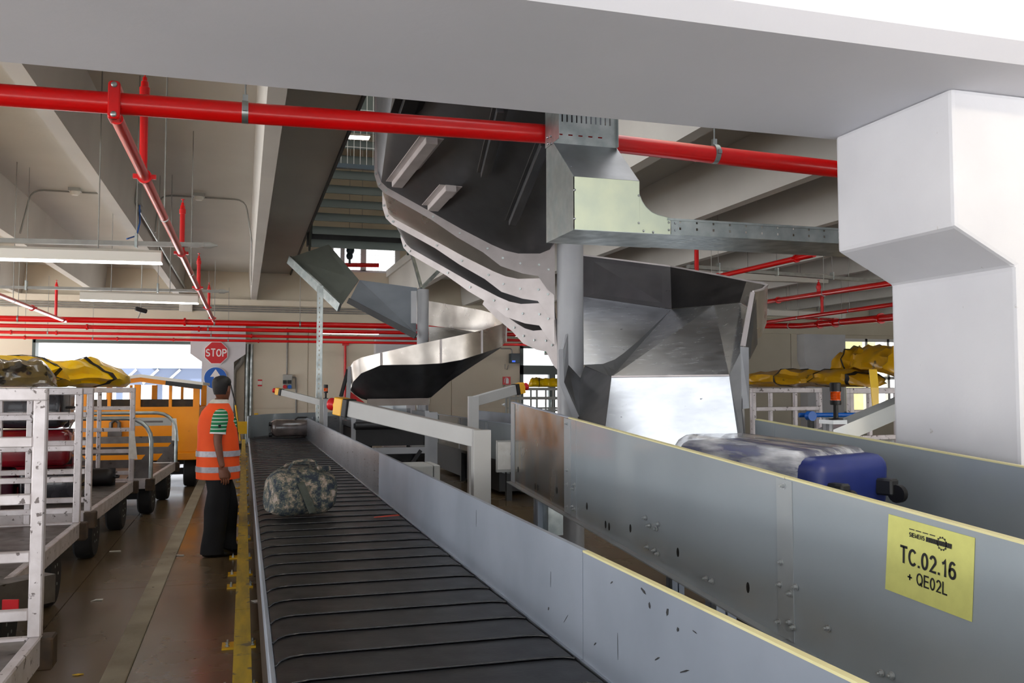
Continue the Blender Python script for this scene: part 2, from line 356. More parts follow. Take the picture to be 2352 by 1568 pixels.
# pilaster that carries the stop sign, and the other wall pilasters
def pilaster(x0, x1, o=.3, y=YB):
    zc = 2.32
    return MB().prism([V(x0, y - .45, 0), V(x0, y - .45, zc), V(x0 - o, y - .45, zc + .22), V(x0 - o, y - .45, 3.4), V(x1 + o, y - .45, 3.4), V(x1 + o, y - .45, zc + .22), V(x1, y - .45, zc), V(x1, y - .45, 0)], (0, .43, 0))
pilaster(-1.1, -.27).build('pilaster', M['white'])['kind'] = 'structure'
pilaster(3.85, 4.75, .25).build('pilaster', M['white'])['kind'] = 'structure'
pilaster(14.4, 15.3, .3).build('pilaster', M['white'])['kind'] = 'structure'
pilaster(17.9, 19.3, .1).build('pilaster', M['white'])['kind'] = 'structure'
MB().box(XR, XR + .3, YN, YB, 0, 8.3).build('wall_right', M['wall'])['kind'] = 'structure'
for y in (-4.5, 2.8, 11.0, 19.0, 26.0):
    MB().box(XL - .2, XL + .5, y - .35, y + .35, 0, 4.85).build('pillar_left', M['white'])['kind'] = 'structure'
MB().box(XL - .2, XL + .2, YN, YB + .3, 4.0, 5.3).build('beam_left', M['white'])['kind'] = 'structure'
MB().box(XL, XR, YN, YN + .4, 3.3, 4.85).build('sky_block_rear', M['white'])['kind'] = 'structure'  # unseen beam added to cut sky light on the near beam's face
# loading door: jambs and lintel
d1 = MB().box(XD0 - .02, XD0 + .06, YB - .06, YB + .32, 0, 2.9).box(XD0, XD1, YB - .06, YB + .32, 2.80, 2.88).build('door_1', M['frame']); struct(d1)
# glass door
d2 = MB()
x0, x1, zt = 8.05, 9.75, 2.98
for a, b, c, e in ((x0, x0 + .1, 0, zt), (x1 - .1, x1, 0, zt), (x0, x1, zt - .16, zt), (x0, x1, 2.02, 2.30), (x0 + .1, x1 - .1, 0, .18), (x0 + .93, x0 + 1.13, .18, 2.02)):
    d2.box(a, b, YB - .05, YB + .1, c, e)
d2 = struct(d2.build('door_2', M['frame']))
for a, b, c, e in ((x0 + .1, x1 - .1, 2.30, zt - .16), (x0 + .1, x0 + .93, .18, 2.02), (x0 + 1.13, x1 - .1, .18, 2.02)):
    MB().box(a, b, YB + .02, YB + .03, c, e).build('pane', M['glass'], d2)
MB().cyl(V(x0 + .98, YB - .09, .9), V(x0 + .98, YB - .09, 1.3), .015).build('door_handle', M['galv'], d2)
# upper window with wire railing
w1 = MB()
for a, b, c, e in ((2.3, 2.42, 5.0, 5.72), (4.2, 4.35, 5.0, 5.72), (2.3, 4.35, 5.66, 5.72), (2.3, 4.35, 4.97, 5.03), (2.62, 2.74, 5.0, 5.72), (3.2, 3.36, 5.0, 5.72)): w1.box(a, b, YB - .02, YB + .2, c, e)
w1 = struct(w1.build('window_1', M['white']))
wr = MB()
for i in range(22): wr.box(2.35 + i * .09, 2.356 + i * .09, YB - .06, YB - .054, 5.0, 5.7)
for i in range(5): wr.box(2.3, 4.3, YB - .06, YB - .054, 5.05 + i * .14, 5.056 + i * .14)
wr.build('wire_guard', M['wire'], w1)
# room beyond the right-hand opening
w2 = MB()
for x in (19.6, 20.5, 21.4, 22.3, 23.1): w2.box(x, x + .1, YB - .05, YB + .1, .7, 3.3)
for z in (.7, 1.9, 3.2): w2.box(19.6, 23.2, YB - .05, YB + .1, z, z + .1)
struct(w2.build('window_2', M['signwhite']))
MB().box(17, 25, YB + 5, YB + 5.2, -.04, 4.5).box(17, 25, YB + .3, YB + 5, 4.3, 4.5).build('wall_annex', M['cream'])['kind'] = 'structure'
# yard canopy outside the loading door
cn = thing('canopy', 'pale blue steel canopy frame outside the open loading door', 'canopy', (-2.5, 44, 0))
cm = MB()
for x in (P(268, 850, Y=44).x, P(360, 850, Y=44).x, P(455, 850, Y=44).x): cm.box(x, x + .25, 44, 44.3, -.04, 2.5)
cm.box(P(262, 850, Y=44).x, P(470, 850, Y=44).x, 43.8, 44.4, 1.75, 2.5).build('frame', pm('blue_grey_paint', '525d74', rough=.5), cn)
MB().box(P(350, 850, Y=44).x, P(470, 850, Y=44).x, 43.7, 49, 2.5, 2.62).build('roof', pm('blue_grey_roof', '77809a', rough=.5), cn)
for i in range(3):
    MB().bar(V(P(280 + i * 50, 850, Y=44).x, 43.75, 1.8), V(P(315 + i * 50, 850, Y=44).x, 43.75, 2.45), .1, .1).build('brace', M['boxgrey'], cn)
M['lipgrey'] = pm('brown_grey_steel', '938880', '857a73', 4, .5)
M['greyp'] = pm('grey_green_paint', '6e736e', '666b66', 3, .4)
M['warmsteel'] = pm('satin_stainless', 'cfc8c0', 'bdb6ae', 4, .26, r2=.32, metal=.9)
# ================================================================ RIGHT INCLINED CONVEYOR
S = ray(558, 754); S = S.z / S.y
XA, XB = 1.80, 2.90
def zt(y): return 1.136 + S * y
HP = .552
def slope_box(mb, x0, x1, y0, y1, a0, a1):
    """box that follows the slope; a0, a1 = heights relative to the panel's top edge"""
    return mb.add([(x, y, zt(y) + a) for x in (x0, x1) for y in (y0, y1) for a in (a0, a1)],
                  [(0, 1, 3, 2), (4, 6, 7, 5), (0, 4, 5, 1), (2, 3, 7, 6), (0, 2, 6, 4), (1, 5, 7, 3)])
rc = thing('belt_conveyor', 'inclined baggage conveyor with glossy grey side panels and a yellow card printed TC.02.16', 'conveyor', (2.35, 2.5, 0))
joints = [-1.4, .52, 2.71, 4.87, 6.02]
for i in range(4):
    a, b = joints[i] + .002, joints[i + 1] - .002
    slope_box(MB(), XA, XA + .02, a, b, -HP, -.002).build('side_panel', M['panelm' if i == 3 else 'panel'], rc)
    slope_box(MB(), XA - .001, XA + .024, a, b, -.002, .004).build('edge_strip', M['alup' if i == 3 else 'cream'], rc)  # cream stands for warm light on the nearer edges
    slope_box(MB(), XA - .035, XA + .02, a, b, -HP - .006, -HP).build('bottom_flange', M['splice'], rc)
for y0, y1 in ((2.665, 2.757), (4.82, 4.93), (5.93, 6.015), (.48, .57)):
    slope_box(MB(), XA - .004, XA - .0005, y0, y1, -HP + .004, -.006).build('splice_plate', M['splice'], rc)
slope_box(MB(), XA - .002, XA - .0003, 4.74, 4.82, -HP + .004, -.006).build('splice_plate', M['panel'], rc)
# far side panel
fj = [-1.4, 2.47, 4.66]
for i in range(2):
    a, b = fj[i] + .003, fj[i + 1] - .003
    slope_box(MB(), XB, XB + .02, a, b, -HP, -.002).build('side_panel', M['panel'], rc)
    slope_box(MB(), XB - .002, XB + .024, a, b, -.002, .004).build('edge_strip', M['cream'], rc)
slope_box(MB(), XB - .004, XB - .0005, 4.46, 4.655, -HP + .1, -.006).build('splice_plate', M['panel'], rc)
slope_box(MB(), XA + .03, XB - .005, -1.4, 5.95, -.33, -.30).build('belt', M['rubber'], rc)
slope_box(MB(), XA + .021, XB - .002, -1.4, 5.9, -HP, -.46).build('drip_pan', M['dark'], rc)
MB().cyl(V(XA + .03, 5.95, zt(5.95) - .36), V(XB - .01, 5.95, zt(5.95) - .36), .06, 16).build('end_roller', M['galv'], rc, smooth=1)
def leg(x, y, par, top):
    m = MB()
    for dx, dy in ((-.025, -.025), (.025, -.025), (.025, .025), (-.025, .025), (0, 0)): m.box(x + dx - .02, x + dx + .02, y + dy - .02, y + dy + .02, .012, top)
    lg = m.build('leg', M['alup'], par)
    MB().box(x - .09, x + .09, y - .09, y + .09, 0, .012).build('foot_plate', M['dark'], lg)
    return lg
for y in (5.55, 3.28, 1.0):
    for x in (XA + .07, XB - .08):
        leg(x, y, rc, zt(y) - HP)
MB().box(1.86, 1.96, 5.4, 5.5, zt(5.5) - HP - .25, zt(5.5) - HP).build('hanger_bracket', M['galv'], rc)
# motor and cross member under the conveyor
MB().box(XA + .1, XB - .1, 4.15, 4.5, .28, .36).prism([V(XA + .12, 4.15, .28), V(XA + .5, 4.15, .28), V(XA + .35, 4.15, 0), V(XA + .12, 4.15, 0)], (0, .35, 0)).build('cross_frame', M['black'], rc)
MB().cyl(V(2.2, 2.6, .42), V(2.2, 3.05, .42), .11, 16).box(2.05, 2.35, 2.35, 2.6, .26, .6).build('drive_motor', M['black'], rc, smooth=1)
def bolt_shape(rw=.0115, rh=.0075, h=.010):
    m = MB(); m.cyl((0, 0, 0), (-.0025, 0, 0), rw, 12); m.cyl((-.0025, 0, 0), (-.0025 - h, 0, 0), rh, 6); m.cyl((-.0025 - h, 0, 0), (-.0095 - h, 0, 0), rh * .55, 6); return m
bm0 = None; bm1 = None
for px, py in ((1159, 929), (1158, 1015), (1159, 1041), (1172, 1042), (1159, 1084), (1170, 1085), (1303, 973), (1304, 1080), (1304, 1112), (1321, 1113), (1317, 1122), (1304, 1164), (1316, 1163), (1320, 1169),
               (1483, 1189), (1492, 1207), (1512, 1203), (1508, 1214), (1488, 1256), (1504, 1264), (1511, 1271), (1801, 1116), (1796, 1291), (1793, 1342), (1829, 1348), (1816, 1363), (1790, 1428), (1815, 1428), (1824, 1440), (1637, 1334), (1623, 1328), (1903, 1442), (2025, 1545), (2050, 1551)):
    p = P(px, py, X=XA - .003)
    if bm0 is None:
        bm0 = bolt_shape().build('bolt', M['boltm'], rc, smooth=1, world=False); bm0.location = WM[rc.name].inverted() @ p
    else: inst(bm0, 'bolt', rc, WM[rc.name].inverted() @ p)
for px, py in ((1190, 1078), (1229, 1117), (1235, 1120), (1279, 1126), (1320, 1081), (1348, 1162), (1391, 1204), (1399, 1209), (1448, 1213), (1557, 1268), (1718, 1349)):
    p = P(px, py, X=XA - .0005)
    if bm1 is None:
        m = MB(); m.prism([V(0, .011 * math.cos(t), .020 * math.sin(t)) for t in [i * math.pi / 6 for i in range(12)]], (-.0008, 0, 0))
        bm1 = m.build('slot', M['ink'], rc, world=False); bm1.location = WM[rc.name].inverted() @ p
    else: inst(bm1, 'slot', rc, WM[rc.name].inverted() @ p)
# yellow card with the position code
c00, c10, c11, c01 = (P(a, b, X=XA - .0025) for a, b in ((2041, 1180), (2239, 1235), (2232, 1428), (2033, 1352)))
card = MB().prism([c00, c10, c11, c01], (.0012, 0, 0)).build('sign_card', M['sign'], rc, label='yellow card printed TC.02.16 + QE02L')
ctr = (c00 + c10 + c11 + c01) / 4
ux = ((c10 - c00) + (c11 - c01)).normalized(); uz = ((c00 - c01) + (c10 - c11)).normalized(); ux = (ux - V(ux.x, 0, 0)).normalized(); uz = (uz - ux * uz.dot(ux)).normalized()
nrm = V(-1, 0, 0); Wd = (c10 - c00).length; Hd = (c00 - c01).length
def on_card(u, v): return basis(ctr + ux * (u * Wd) + uz * (v * Hd) + nrm * .0012, ux, ux.cross(nrm) * -1, nrm)
lettering('TC.02.16', M['ink'], Hd * .21, on_card(.0, .03), card, .155, 1.0, .115)
lettering('+ QE02L', M['ink'], Hd * .155, on_card(.0, -.215), card, .13, 1.0, .11)
lettering('SIEMENS', M['ink'], Hd * .055, on_card(-.125, .315), card, .17, 1.05, .14)
lg = MB()
a0 = ctr + ux * (.13 * Wd) + uz * (.315 * Hd) + nrm * .0015
for kx in range(11):
    q = a0 + ux * ((kx - 5) * .0085)
    lg.prism([q - ux * .0042 - uz * .0065, q + ux * .003 - uz * .0065, q + ux * .0042 + uz * .0065, q - ux * .003 + uz * .0065], nrm * .0004)
ccc = a0 + ux * .012
ring = []
for i in range(24):
    t = 2 * math.pi * i / 24; r0 = .019 if i % 2 else .016
    t2 = 2 * math.pi * (i + 1) / 24
    lg.prism([ccc + ux * (r0 * math.cos(t)) + uz * (r0 * math.sin(t)), ccc + ux * (r0 * math.cos(t2)) + uz * (r0 * math.sin(t2)), ccc + ux * (.0145 * math.cos(t2)) + uz * (.0145 * math.sin(t2)), ccc + ux * (.0145 * math.cos(t)) + uz * (.0145 * math.sin(t))], nrm * .0004)
b0 = ctr + ux * (-.06 * Wd) + uz * (.385 * Hd) + nrm * .0015
for kx in range(4): lg.prism([b0 + ux * (kx * .026 - .05) - uz * .0012, b0 + ux * (kx * .026 - .03) - uz * .0012, b0 + ux * (kx * .026 - .03) + uz * .0012, b0 + ux * (kx * .026 - .05) + uz * .0012], nrm * .0004)
lg.build('emblem', M['ink'], card)
# little label box at the tail end
lb = MB().box(1.70, 1.82, 6.03, 6.06, 1.03, 1.25).build('label_plate', M['boxgrey'], rc)
MB().box(1.705, 1.80, 6.025, 6.03, 1.05, 1.24).build('label', M['paper'], lb)

# ================================================================ CAROUSEL ON THE LEFT
ca = thing('baggage_carousel', 'long black slat baggage carousel running from the foreground towards the loading door', 'conveyor', (.57, 8, 0))
XL0, XR0, ZB = .100, 1.044, .75
pts = [(.105, -.11), (.122, -.055), (.15, -.02), (.20, 0), (.96, 0), (1.0, -.008), (1.03, -.03)]
top = [V(x, y, .0050) for x, y in pts] + [V(1.03, .262, -.001), V(.105, .262, -.001)]
sl = MB(); n = len(top)
sl.prism([V(p.x, p.y, p.z - .006) for p in top], (0, 0, .006))
for i in range(n, 2 * n): sl.v[i].z = top[i - n].z
slat0 = None
bead0 = MB().tube([V(x, y + .001, .0035) for x, y in pts], .0036, 8)
PITCHS = .262
for i in range(58):
    y = 1.45 + i * PITCHS
    if slat0 is None:
        slat0 = sl.build('belt_slat', M['rubber'], ca, world=False, bevel=.003); slat0.location = V(0, y, ZB) - V(.57, 8, 0); bead0 = bead0.build('edge_bead', M['bead'], slat0, world=False, smooth=60)
    else: inst(bead0, 'edge_bead', inst(slat0, 'belt_slat', ca, V(0, y, ZB) - V(.57, 8, 0)), (0, 0, 0))
# bed under the slats, left rim, outer skirt
MB().box(.11, 1.03, 1.2, 16.6, .66, .735).build('bed', M['black'], ca)
MB().box(.086, .103, 1.2, 16.0, .70, .768).build('rim', M['alup'], ca, bevel=.004)
MB().box(.098, .106, 1.2, 16.0, .33, .70).build('skirt', M['rust'], ca)
jb = [.2, 2.70, 7.20, 11.70, 16.35]
for i in range(4):
    a, b = jb[i] + .002, jb[i + 1] - .002
    MB().box(1.046, 1.062, a, b, .745, 1.095).build('barrier_panel', M['alu'] if i > 1 else M['alup'], ca)
    MB().box(1.045, 1.064, a, b, 1.095, 1.101).build('edge_strip', M['cream'] if i < 1 else M['alup'], ca)  # nearest strip coloured cream for the warm light on it
    MB().box(1.036, 1.046, a, b, .735, .757).build('foot_angle', M['alu'], ca)
    for yy in (a + .3, (a + b) / 2, b - .3):
        if yy > .6: MB().box(1.07, 1.13, yy - .03, yy + .03, 0, .95).build('leg', M['dark'], ca)
# black scuffs left by luggage on the barrier
for px, py, w, h, a in ((1478, 1357, .030, .008, .3), (1492, 1390, .010, .016, -.3), (1405, 1337, .018, .004, -.5), (1094, 1190, .003, .07, 0), (1557, 1445, .012, .009, -.8), (1419, 1484, .002, .07, 0), (1596, 1451, .02, .003, .1), (1510, 1512, .03, .004, -.5), (1573, 1541, .05, .004, -.4), (1260, 1397, .014, .008, -.9), (1367, 1478, .02, .004, -.6), (1533, 1405, .010, .02, .4), (1300, 1420, .05, .002, -.7), (1265, 1330, .002, .05, .05)):
    w *= .55; h *= .55; p = P(px, py, X=1.0455); u = V(0, math.cos(a), math.sin(a)); v = V(0, -math.sin(a), math.cos(a))
    MB().prism([p - u * w - v * h * .3, p - u * w * .2 - v * h, p + u * w - v * h * .5, p + u * w * .9 + v * h * .6, p - u * w * .4 + v * h], (-.0006, 0, 0)).build('scuff_mark', M['dark'], ca)
# curved end of the carousel
arcc = V(2.35, 15.7, 0)
def arc(r, z, a0=180, a1=75, n=18): return [arcc + V(r * math.cos(math.radians(a0 + (a1 - a0) * i / n)), r * math.sin(math.radians(a0 + (a1 - a0) * i / n)), z) for i in range(n + 1)]
MB().strip(arc(2.28, .70), arc(2.28, 1.14), .02).build('end_guard', M['panel'], ca, smooth=1)
MB().strip(arc(1.30, .72, 155), arc(1.30, 1.10, 155), .02).build('inner_guard', M['alu'], ca, smooth=1)
MB().strip(arc(2.24, .745), arc(1.32, .745), .02).build('curve_bed', M['rubber'], ca, smooth=1)
for a in (176, 150, 120, 90):
    p = arcc + V(1.8 * math.cos(math.radians(a)), 1.8 * math.sin(math.radians(a)), 0); MB().box(p.x - .05, p.x + .05, p.y - .05, p.y + .05, 0, .73).build('leg', M['dark'], ca)

# ================================================================ YELLOW GUARD RAIL
gr = thing('guard_rail', 'worn yellow floor guard rail beside the carousel, next to the standing man', 'guard rail', (.012, 12, 0))
rj = [1.6, 5.55, 8.45, 12.4, 16.4, 20.4, 23.6]
for i in range(6):
    a, b = rj[i] + .004, rj[i + 1] - .004
    MB().box(-.030, .054, a, b, .314, .32).box(-.030, -.024, a, b, .20, .315).box(.048, .054, a, b, .20, .315).build('rail', M['yellow'], gr)
bp = None
for y in (2.3, 3.15, 5.1, 5.95, 7.7, 8.2, 9.0, 10.1, 11.1, 12.1, 12.8, 14.2, 15.2, 16.2, 17.0, 18.5, 19.6, 20.6, 22.0, 23.0):
    p = MB().box(-.108, .096, y - .07, y + .07, 0, .012).build('base_plate', M['yel'], gr)
    MB().box(-.018, .042, y - .05, y + .05, .012, .205).build('post', M['yel'], p)
    for bx in (-.075, .075):
        for by in (-.035, .035): MB().cyl(V(bx + .0, y + by, .012), V(bx, y + by, .020), .013, 6).cyl(V(bx, y + by, .02), V(bx, y + by, .035), .006, 6).build('bolt', M['galv'], p)
# yellow barrier at the back wall
yb = thing('safety_barrier', 'short plain yellow barrier standing behind the carousel end, below the stop sign pilaster', 'barrier', (-.1, 24.4, 0))
for x in (-.35, .32): MB().box(x - .05, x + .05, 24.38, 24.48, 0, .95).build('post', M['yel'], yb)
MB().box(-.6, .40, 24.34, 24.40, .42, .74).build('rail', M['yel'], yb)

# ================================================================ EMERGENCY STOP ARMS
def estop(name, label, foot, a, e, wd, grp='emergency stop arms', bl=.12, mats=None):
    """post at foot, elbow a, arm end e"""
    foot, a, e = Vector(foot), Vector(a), Vector(e)
    t = thing(name, label, 'emergency stop', foot, 0, grp)
    m = mats or M['arm']
    MB().bar(foot + V(0, 0, .012), a + V(0, 0, wd * .52), wd, wd * .62, V(0, 1, 0)).build('post', m, t, bevel=.002)
    d = (e - a).normalized()
    MB().bar(a + d * wd * .25, e, wd * .60, wd, ZUP).build('arm', m, t, bevel=.004)
    MB().box(foot.x - .09, foot.x + .09, foot.y - .09, foot.y + .09, 0, .012).build('foot_plate', m, t)
    h = MB().bar(e, e + d * bl * .35, wd * .9, wd * 1.12).build('switch_box', M['black'], t, bevel=.004)
    MB().bar(e + d * bl * .35, e + d * bl, wd * .88, wd * 1.1).build('cover', M['estop'], h, bevel=.005)
    s, u = frame(d); q = e + d * bl
    MB().cyl(q, q + d * .028, wd * .22, 12).build('collar', M['estop'], h, smooth=1)
    MB().lathe(q, [(wd * .2, .02), (wd * .24, .03), (wd * .40, .048), (wd * .40, .062), (wd * .30, .068)], 16, d).build('push_button', M['signred'], h, smooth=1)
    return t
ea = P(1105, 1008, X=1.345); estop('emergency_stop', 'grey emergency stop arm reaching over the carousel just behind the camouflage bag', (ea.x, ea.y, 0), ea, P(806, 938, d=5.85), .105)
ea = P(741, 925, d=14.2); estop('emergency_stop', 'small distant emergency stop arm in front of the steel strut', (ea.x, ea.y, 0), ea, P(648, 901, d=14.6), .10)
ea = P(1087, 922, d=9.6); estop('emergency_stop', 'emergency stop arm pointing towards the glass door behind the inclined conveyor', (ea.x, ea.y, 0), ea, P(1182, 895, d=10.0), .11)

# ================================================================ CABLE TRAY
ct = thing('cable_tray', 'galvanised cable tray with a pale box section running into the big column', 'cable tray', P(1392, 540, Y=4.7))
Y0, Y1 = 4.50, 4.96
X0 = P(1318, 500, Y=Y0).x; X1 = P(1469, 500, Y=Y0).x
Zb = P(1318, 526, Y=Y0).z; Zt = P(1318, 405, Y=Y0).z
Xd1 = P(1416, 300, Y=4.83).x; Zs = P(1340, 334, Y=4.83).z
# box: left cheek, front, sloping top, bottom
MB().prism([V(X0, Y0, Zb), V(X0, Y0, Zt), V(X0, 4.83, Zs), V(X0, Y1, Zs), V(X0, Y1, Zb)], (.004, 0, 0)).build('cheek', M['galv'], ct)
MB().box(X0, X1, Y0, Y0 + .004, Zb, Zt).build('front_cover', M['zinc'], ct)
MB().sheet([V(X0 + .003, Y0 + .002, Zt), V(X1, Y0 + .002, Zt), V(Xd1, 4.83, Zs), V(X0 + .003, 4.83, Zs)], .004).build('sloped_cover', M['steeld'], ct)
MB().box(X0, X1 + .28, Y0, Y1, Zb - .003, Zb).build('bottom_cover', M['galv'], ct)
MB().box(X0 + .004, X1, Y1 - .004, Y1, Zb, Zs).build('rear_cover', M['galv'], ct)
# riser with slotted face
def perforated(o, u, v, W, H, holes, t=.003):
    """flat plate with real rectangular holes; holes in plate coordinates"""
    xs = sorted({0.0, W} | {h[0] for h in holes} | {h[1] for h in holes}); zs = sorted({0.0, H} | {h[2] for h in holes} | {h[3] for h in holes})
    m = MB(); idx = {}
    nn = u.cross(v) * t
    def vid(x, z, k):
        key = (x, z, k)
        if key not in idx: idx[key] = len(m.v); m.v.append(o + u * x + v * z + nn * k)
        return idx[key]
    for i in range(len(xs) - 1):
        for j in range(len(zs) - 1):
            cxm, czm = (xs[i] + xs[i + 1]) / 2, (zs[j] + zs[j + 1]) / 2
            if any(h[0] < cxm < h[1] and h[2] < czm < h[3] for h in holes): continue
            for k in (0, 1):
                m.f.append((vid(xs[i], zs[j], k), vid(xs[i + 1], zs[j], k), vid(xs[i + 1], zs[j + 1], k), vid(xs[i], zs[j + 1], k)))
    return m
Xr0 = P(1269, 300, Y=4.83).x; Wr = Xd1 - Xr0; Hr = 3.34 - Zs
hs = []
for rep in range(2):
    zb = rep * .30
    hs += [(.035 + i * .062, .062 + i * .062, zb + .05, zb + .058) for i in range(int((Wr - .06) / .062)) if i % 1 == 0]
    hs += [(.025 + i * .03, .034 + i * .03, zb + .13, zb + .175) for i in range(int((Wr - .04) / .03))]
perforated(V(Xr0, 4.83, Zs), V(1, 0, 0), V(0, 0, 1), Wr, Hr, hs).build('riser_plate', M['galv'], ct)
MB().box(Xr0, Xr0 + .003, 4.72, Y1, Zs, 3.34).build('riser_side', M['galv'], ct)
MB().box(Xd1 - .003, Xd1, 4.80, Y1, Zs, 3.34).build('riser_side', M['galv'], ct)
# curved reducer elbow and the long tray to the column
Zr = P(1545, 502, Y=Y0).z; Xe = P(1540, 520, Y=Y0).x
cpx = [(1469, 447), (1475, 462), (1484, 475), (1496, 486), (1511, 493), (1530, 498)]
cp = [P(a, b, Y=Y0) for a, b in cpx]
MB().prism([V(X1, Y0, Zb)] + cp + [V(Xe, Y0, Zr), V(Xe, Y0, Zb)], (0, .004, 0)).build('elbow_plate', M['zinc'], ct)
MB().strip(cp + [V(Xe, Y0, Zr)], [p + V(0, Y1 - Y0, 0) for p in cp] + [V(Xe, Y1, Zr)], .003).build('elbow_cover', M['galv'], ct, smooth=1)
Xt1 = 4.10
hs = []
for i in range(int((Xt1 - Xe) / .105) - 1):
    for zz in (.028, .066): hs.append((.05 + i * .105, .062 + i * .105, zz, zz + .014))
Ht = Zr - Zb
perforated(V(Xe + .003, Y0, Zb), V(1, 0, 0), V(0, 0, 1), Xt1 - Xe, Ht - .012, hs).build('tray_side', M['galv'], ct)
MB().box(Xe - .02, Xt1, Y0 - .012, Y0 + .01, Ht + Zb - .012, Ht + Zb).build('tray_lip', M['galv'], ct)
hs = []
for i in range(int((Xt1 - X1 - .2) / .05)):
    for j in range(8): hs.append((.03 + i * .05, .05 + i * .05, .03 + j * .055 + (i % 2) * .012, .037 + j * .055 + (i % 2) * .012))
perforated(V(X1 + .2, Y0 + .001, Zb), V(1, 0, 0), V(0, 1, 0), Xt1 - X1 - .2, Y1 - Y0 - .002, hs, .002).build('tray_bottom', M['galv'], ct)
MB().box(Xe, Xt1, Y1 - .003, Y1, Zb, Zr).build('tray_back', M['galv'], ct)
b = None
for px, py in ((1320, 436), (1320, 502), (1467, 449), (1467, 512), (1311, 384), (1536, 511), (1536, 528), (1550, 513), (1550, 529), (1478, 530), (1500, 533)):
    p = P(px, py, Y=Y0 - .001 if px != 1311 else 4.6); q = WM[ct.name].inverted() @ p
    if b is None:
        m = MB(); m.cyl((0, 0, 0), (0, -.008, 0), .0075, 10, .004); b = m.build('screw', M['steel'], ct, world=False, smooth=1); b.location = q
    else: inst(b, 'screw', ct, q)
for px, py in ((1258, 316), (1265, 313), (1259, 330), (1266, 330)):
    inst(b, 'screw', ct, WM[ct.name].inverted() @ P(px, py, Y=4.70))

# ================================================================ ROUND POSTS
DC = 7.0
pc = P(1310, 800, d=DC); pc.z = 0
def round_post(c, r, h, label):
    t = thing('round_post', label, 'post', (c.x, c.y, 0))
    MB().cyl(V(c.x, c.y, .02), V(c.x, c.y, h), r, 32).build('shaft', M['colgrey'], t, smooth=1)
    MB().box(c.x - .2, c.x + .2, c.y - .2, c.y + .2, 0, .02).build('base_plate', M['colgrey'], t)
    return t
round_post(pc, .104, 4.85, 'tall round grey steel post carrying the near spiral chute, below the cable tray')
# ================================================================ NEAR SPIRAL CHUTE
nc = thing('spiral_chute', 'large stainless steel spiral baggage chute ending on the inclined conveyor', 'chute', (pc.x, pc.y, 0))
prof = [(866, 150), (866, 300), (868, 395), (876, 418), (890, 431), (1000, 492), (1062, 527), (1130, 562), (1160, 575), (1190, 582), (1240, 582), (1262, 573), (1274, 556)]
low = [(861, 150), (860, 300), (860, 402), (868, 428), (884, 444), (990, 504), (1050, 545), (1110, 580), (1150, 611), (1200, 628), (1236, 634), (1258, 665), (1275, 679)]
A = [P(a, b, d=DC) for a, b in prof]; B = [P(a, b, d=DC) for a, b in low]
Sh = V(.02, .30, -.19)
fwh = V(FW.x, FW.y, 0).normalized()
def rot_pts(pts, ang, dz):
    Rm = Matrix.Translation(V(pc.x, pc.y, 0)) @ Matrix.Rotation(-ang, 4, 'Z') @ Matrix.Translation(V(-pc.x, -pc.y, 0))
    return [Rm @ p + V(0, 0, dz) for p in pts]
steps = [(0, 0), (12, -.19), (26, -.38), (52, -.585)]
fl_rings = []
for k, (a, dz) in enumerate(steps):
    Ak = rot_pts(A, math.radians(a), dz); Bk = rot_pts(B, math.radians(a), dz); fl_rings.append((Ak, Bk))
    if k == 3: Ak, Bk = Ak[5:], Bk[5:]
    fwk = Matrix.Rotation(-math.radians(a), 3, 'Z') @ fwh
    for off in ((0, .005) if k == 0 else (0,)):
        MB().strip(Ak, Bk, .008).build('flange', M['flange'], nc)
    # bolts along the flange
    for i in range(2, len(Ak) - 1, 1):
        q = (Ak[i] + Bk[i]) / 2; MB().cyl(q - fwk * .004, q - fwk * .014, .009, 8).build('bolt', M['galv'], nc, smooth=1)
for k in range(3):
    MB().strip(fl_rings[k][0][(0 if k == 0 else 1):], fl_rings[k + 1][0][(0 if k == 0 else 1):], .005).build('trough_sheet', M['warmsteel'] if k == 0 else M['steeld'], nc, smooth=15)  # first sheet in brighter steel, imitating its bright sky reflections
# hidden run behind the post down to the visible bowl
r4 = rot_pts(A, math.radians(84), -.66)
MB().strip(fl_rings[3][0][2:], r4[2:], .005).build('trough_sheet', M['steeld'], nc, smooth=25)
# upper trough coming down over the beam
An = [p + V(-.12, -2.0, .95) for p in A]
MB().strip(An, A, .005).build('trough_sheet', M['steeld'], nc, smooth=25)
# hat-shaped stiffeners on the underside
def stiff(p0, p1, d0, d1, wd=.10, mat=None):
    a, b2 = P(p0[0], p0[1], d=d0), P(p1[0], p1[1], d=d1); d = (b2 - a).normalized(); s, u = frame(d)
    m = MB(); m.bar(a, b2, wd, .05); m.bar(a + u * .02, b2 + u * .02, wd * 2.1, .006)
    m.build('stiffener', mat or M['flange'], nc, bevel=.006)
stiff((912, 424), (992, 322), 6.9, 6.1, .085); stiff((994, 478), (1036, 432), 6.9, 6.5, .085)
stiff((925, 285), (962, 180), 6.3, 5.7, .10, M['black'])
for a, b2, e, f in (((1112, 402), (1150, 250), 6.3, 5.6), ((1176, 512), (1250, 330), 6.5, 5.7)):
    stiff(a, b2, e, f, .05, M['steeld'])
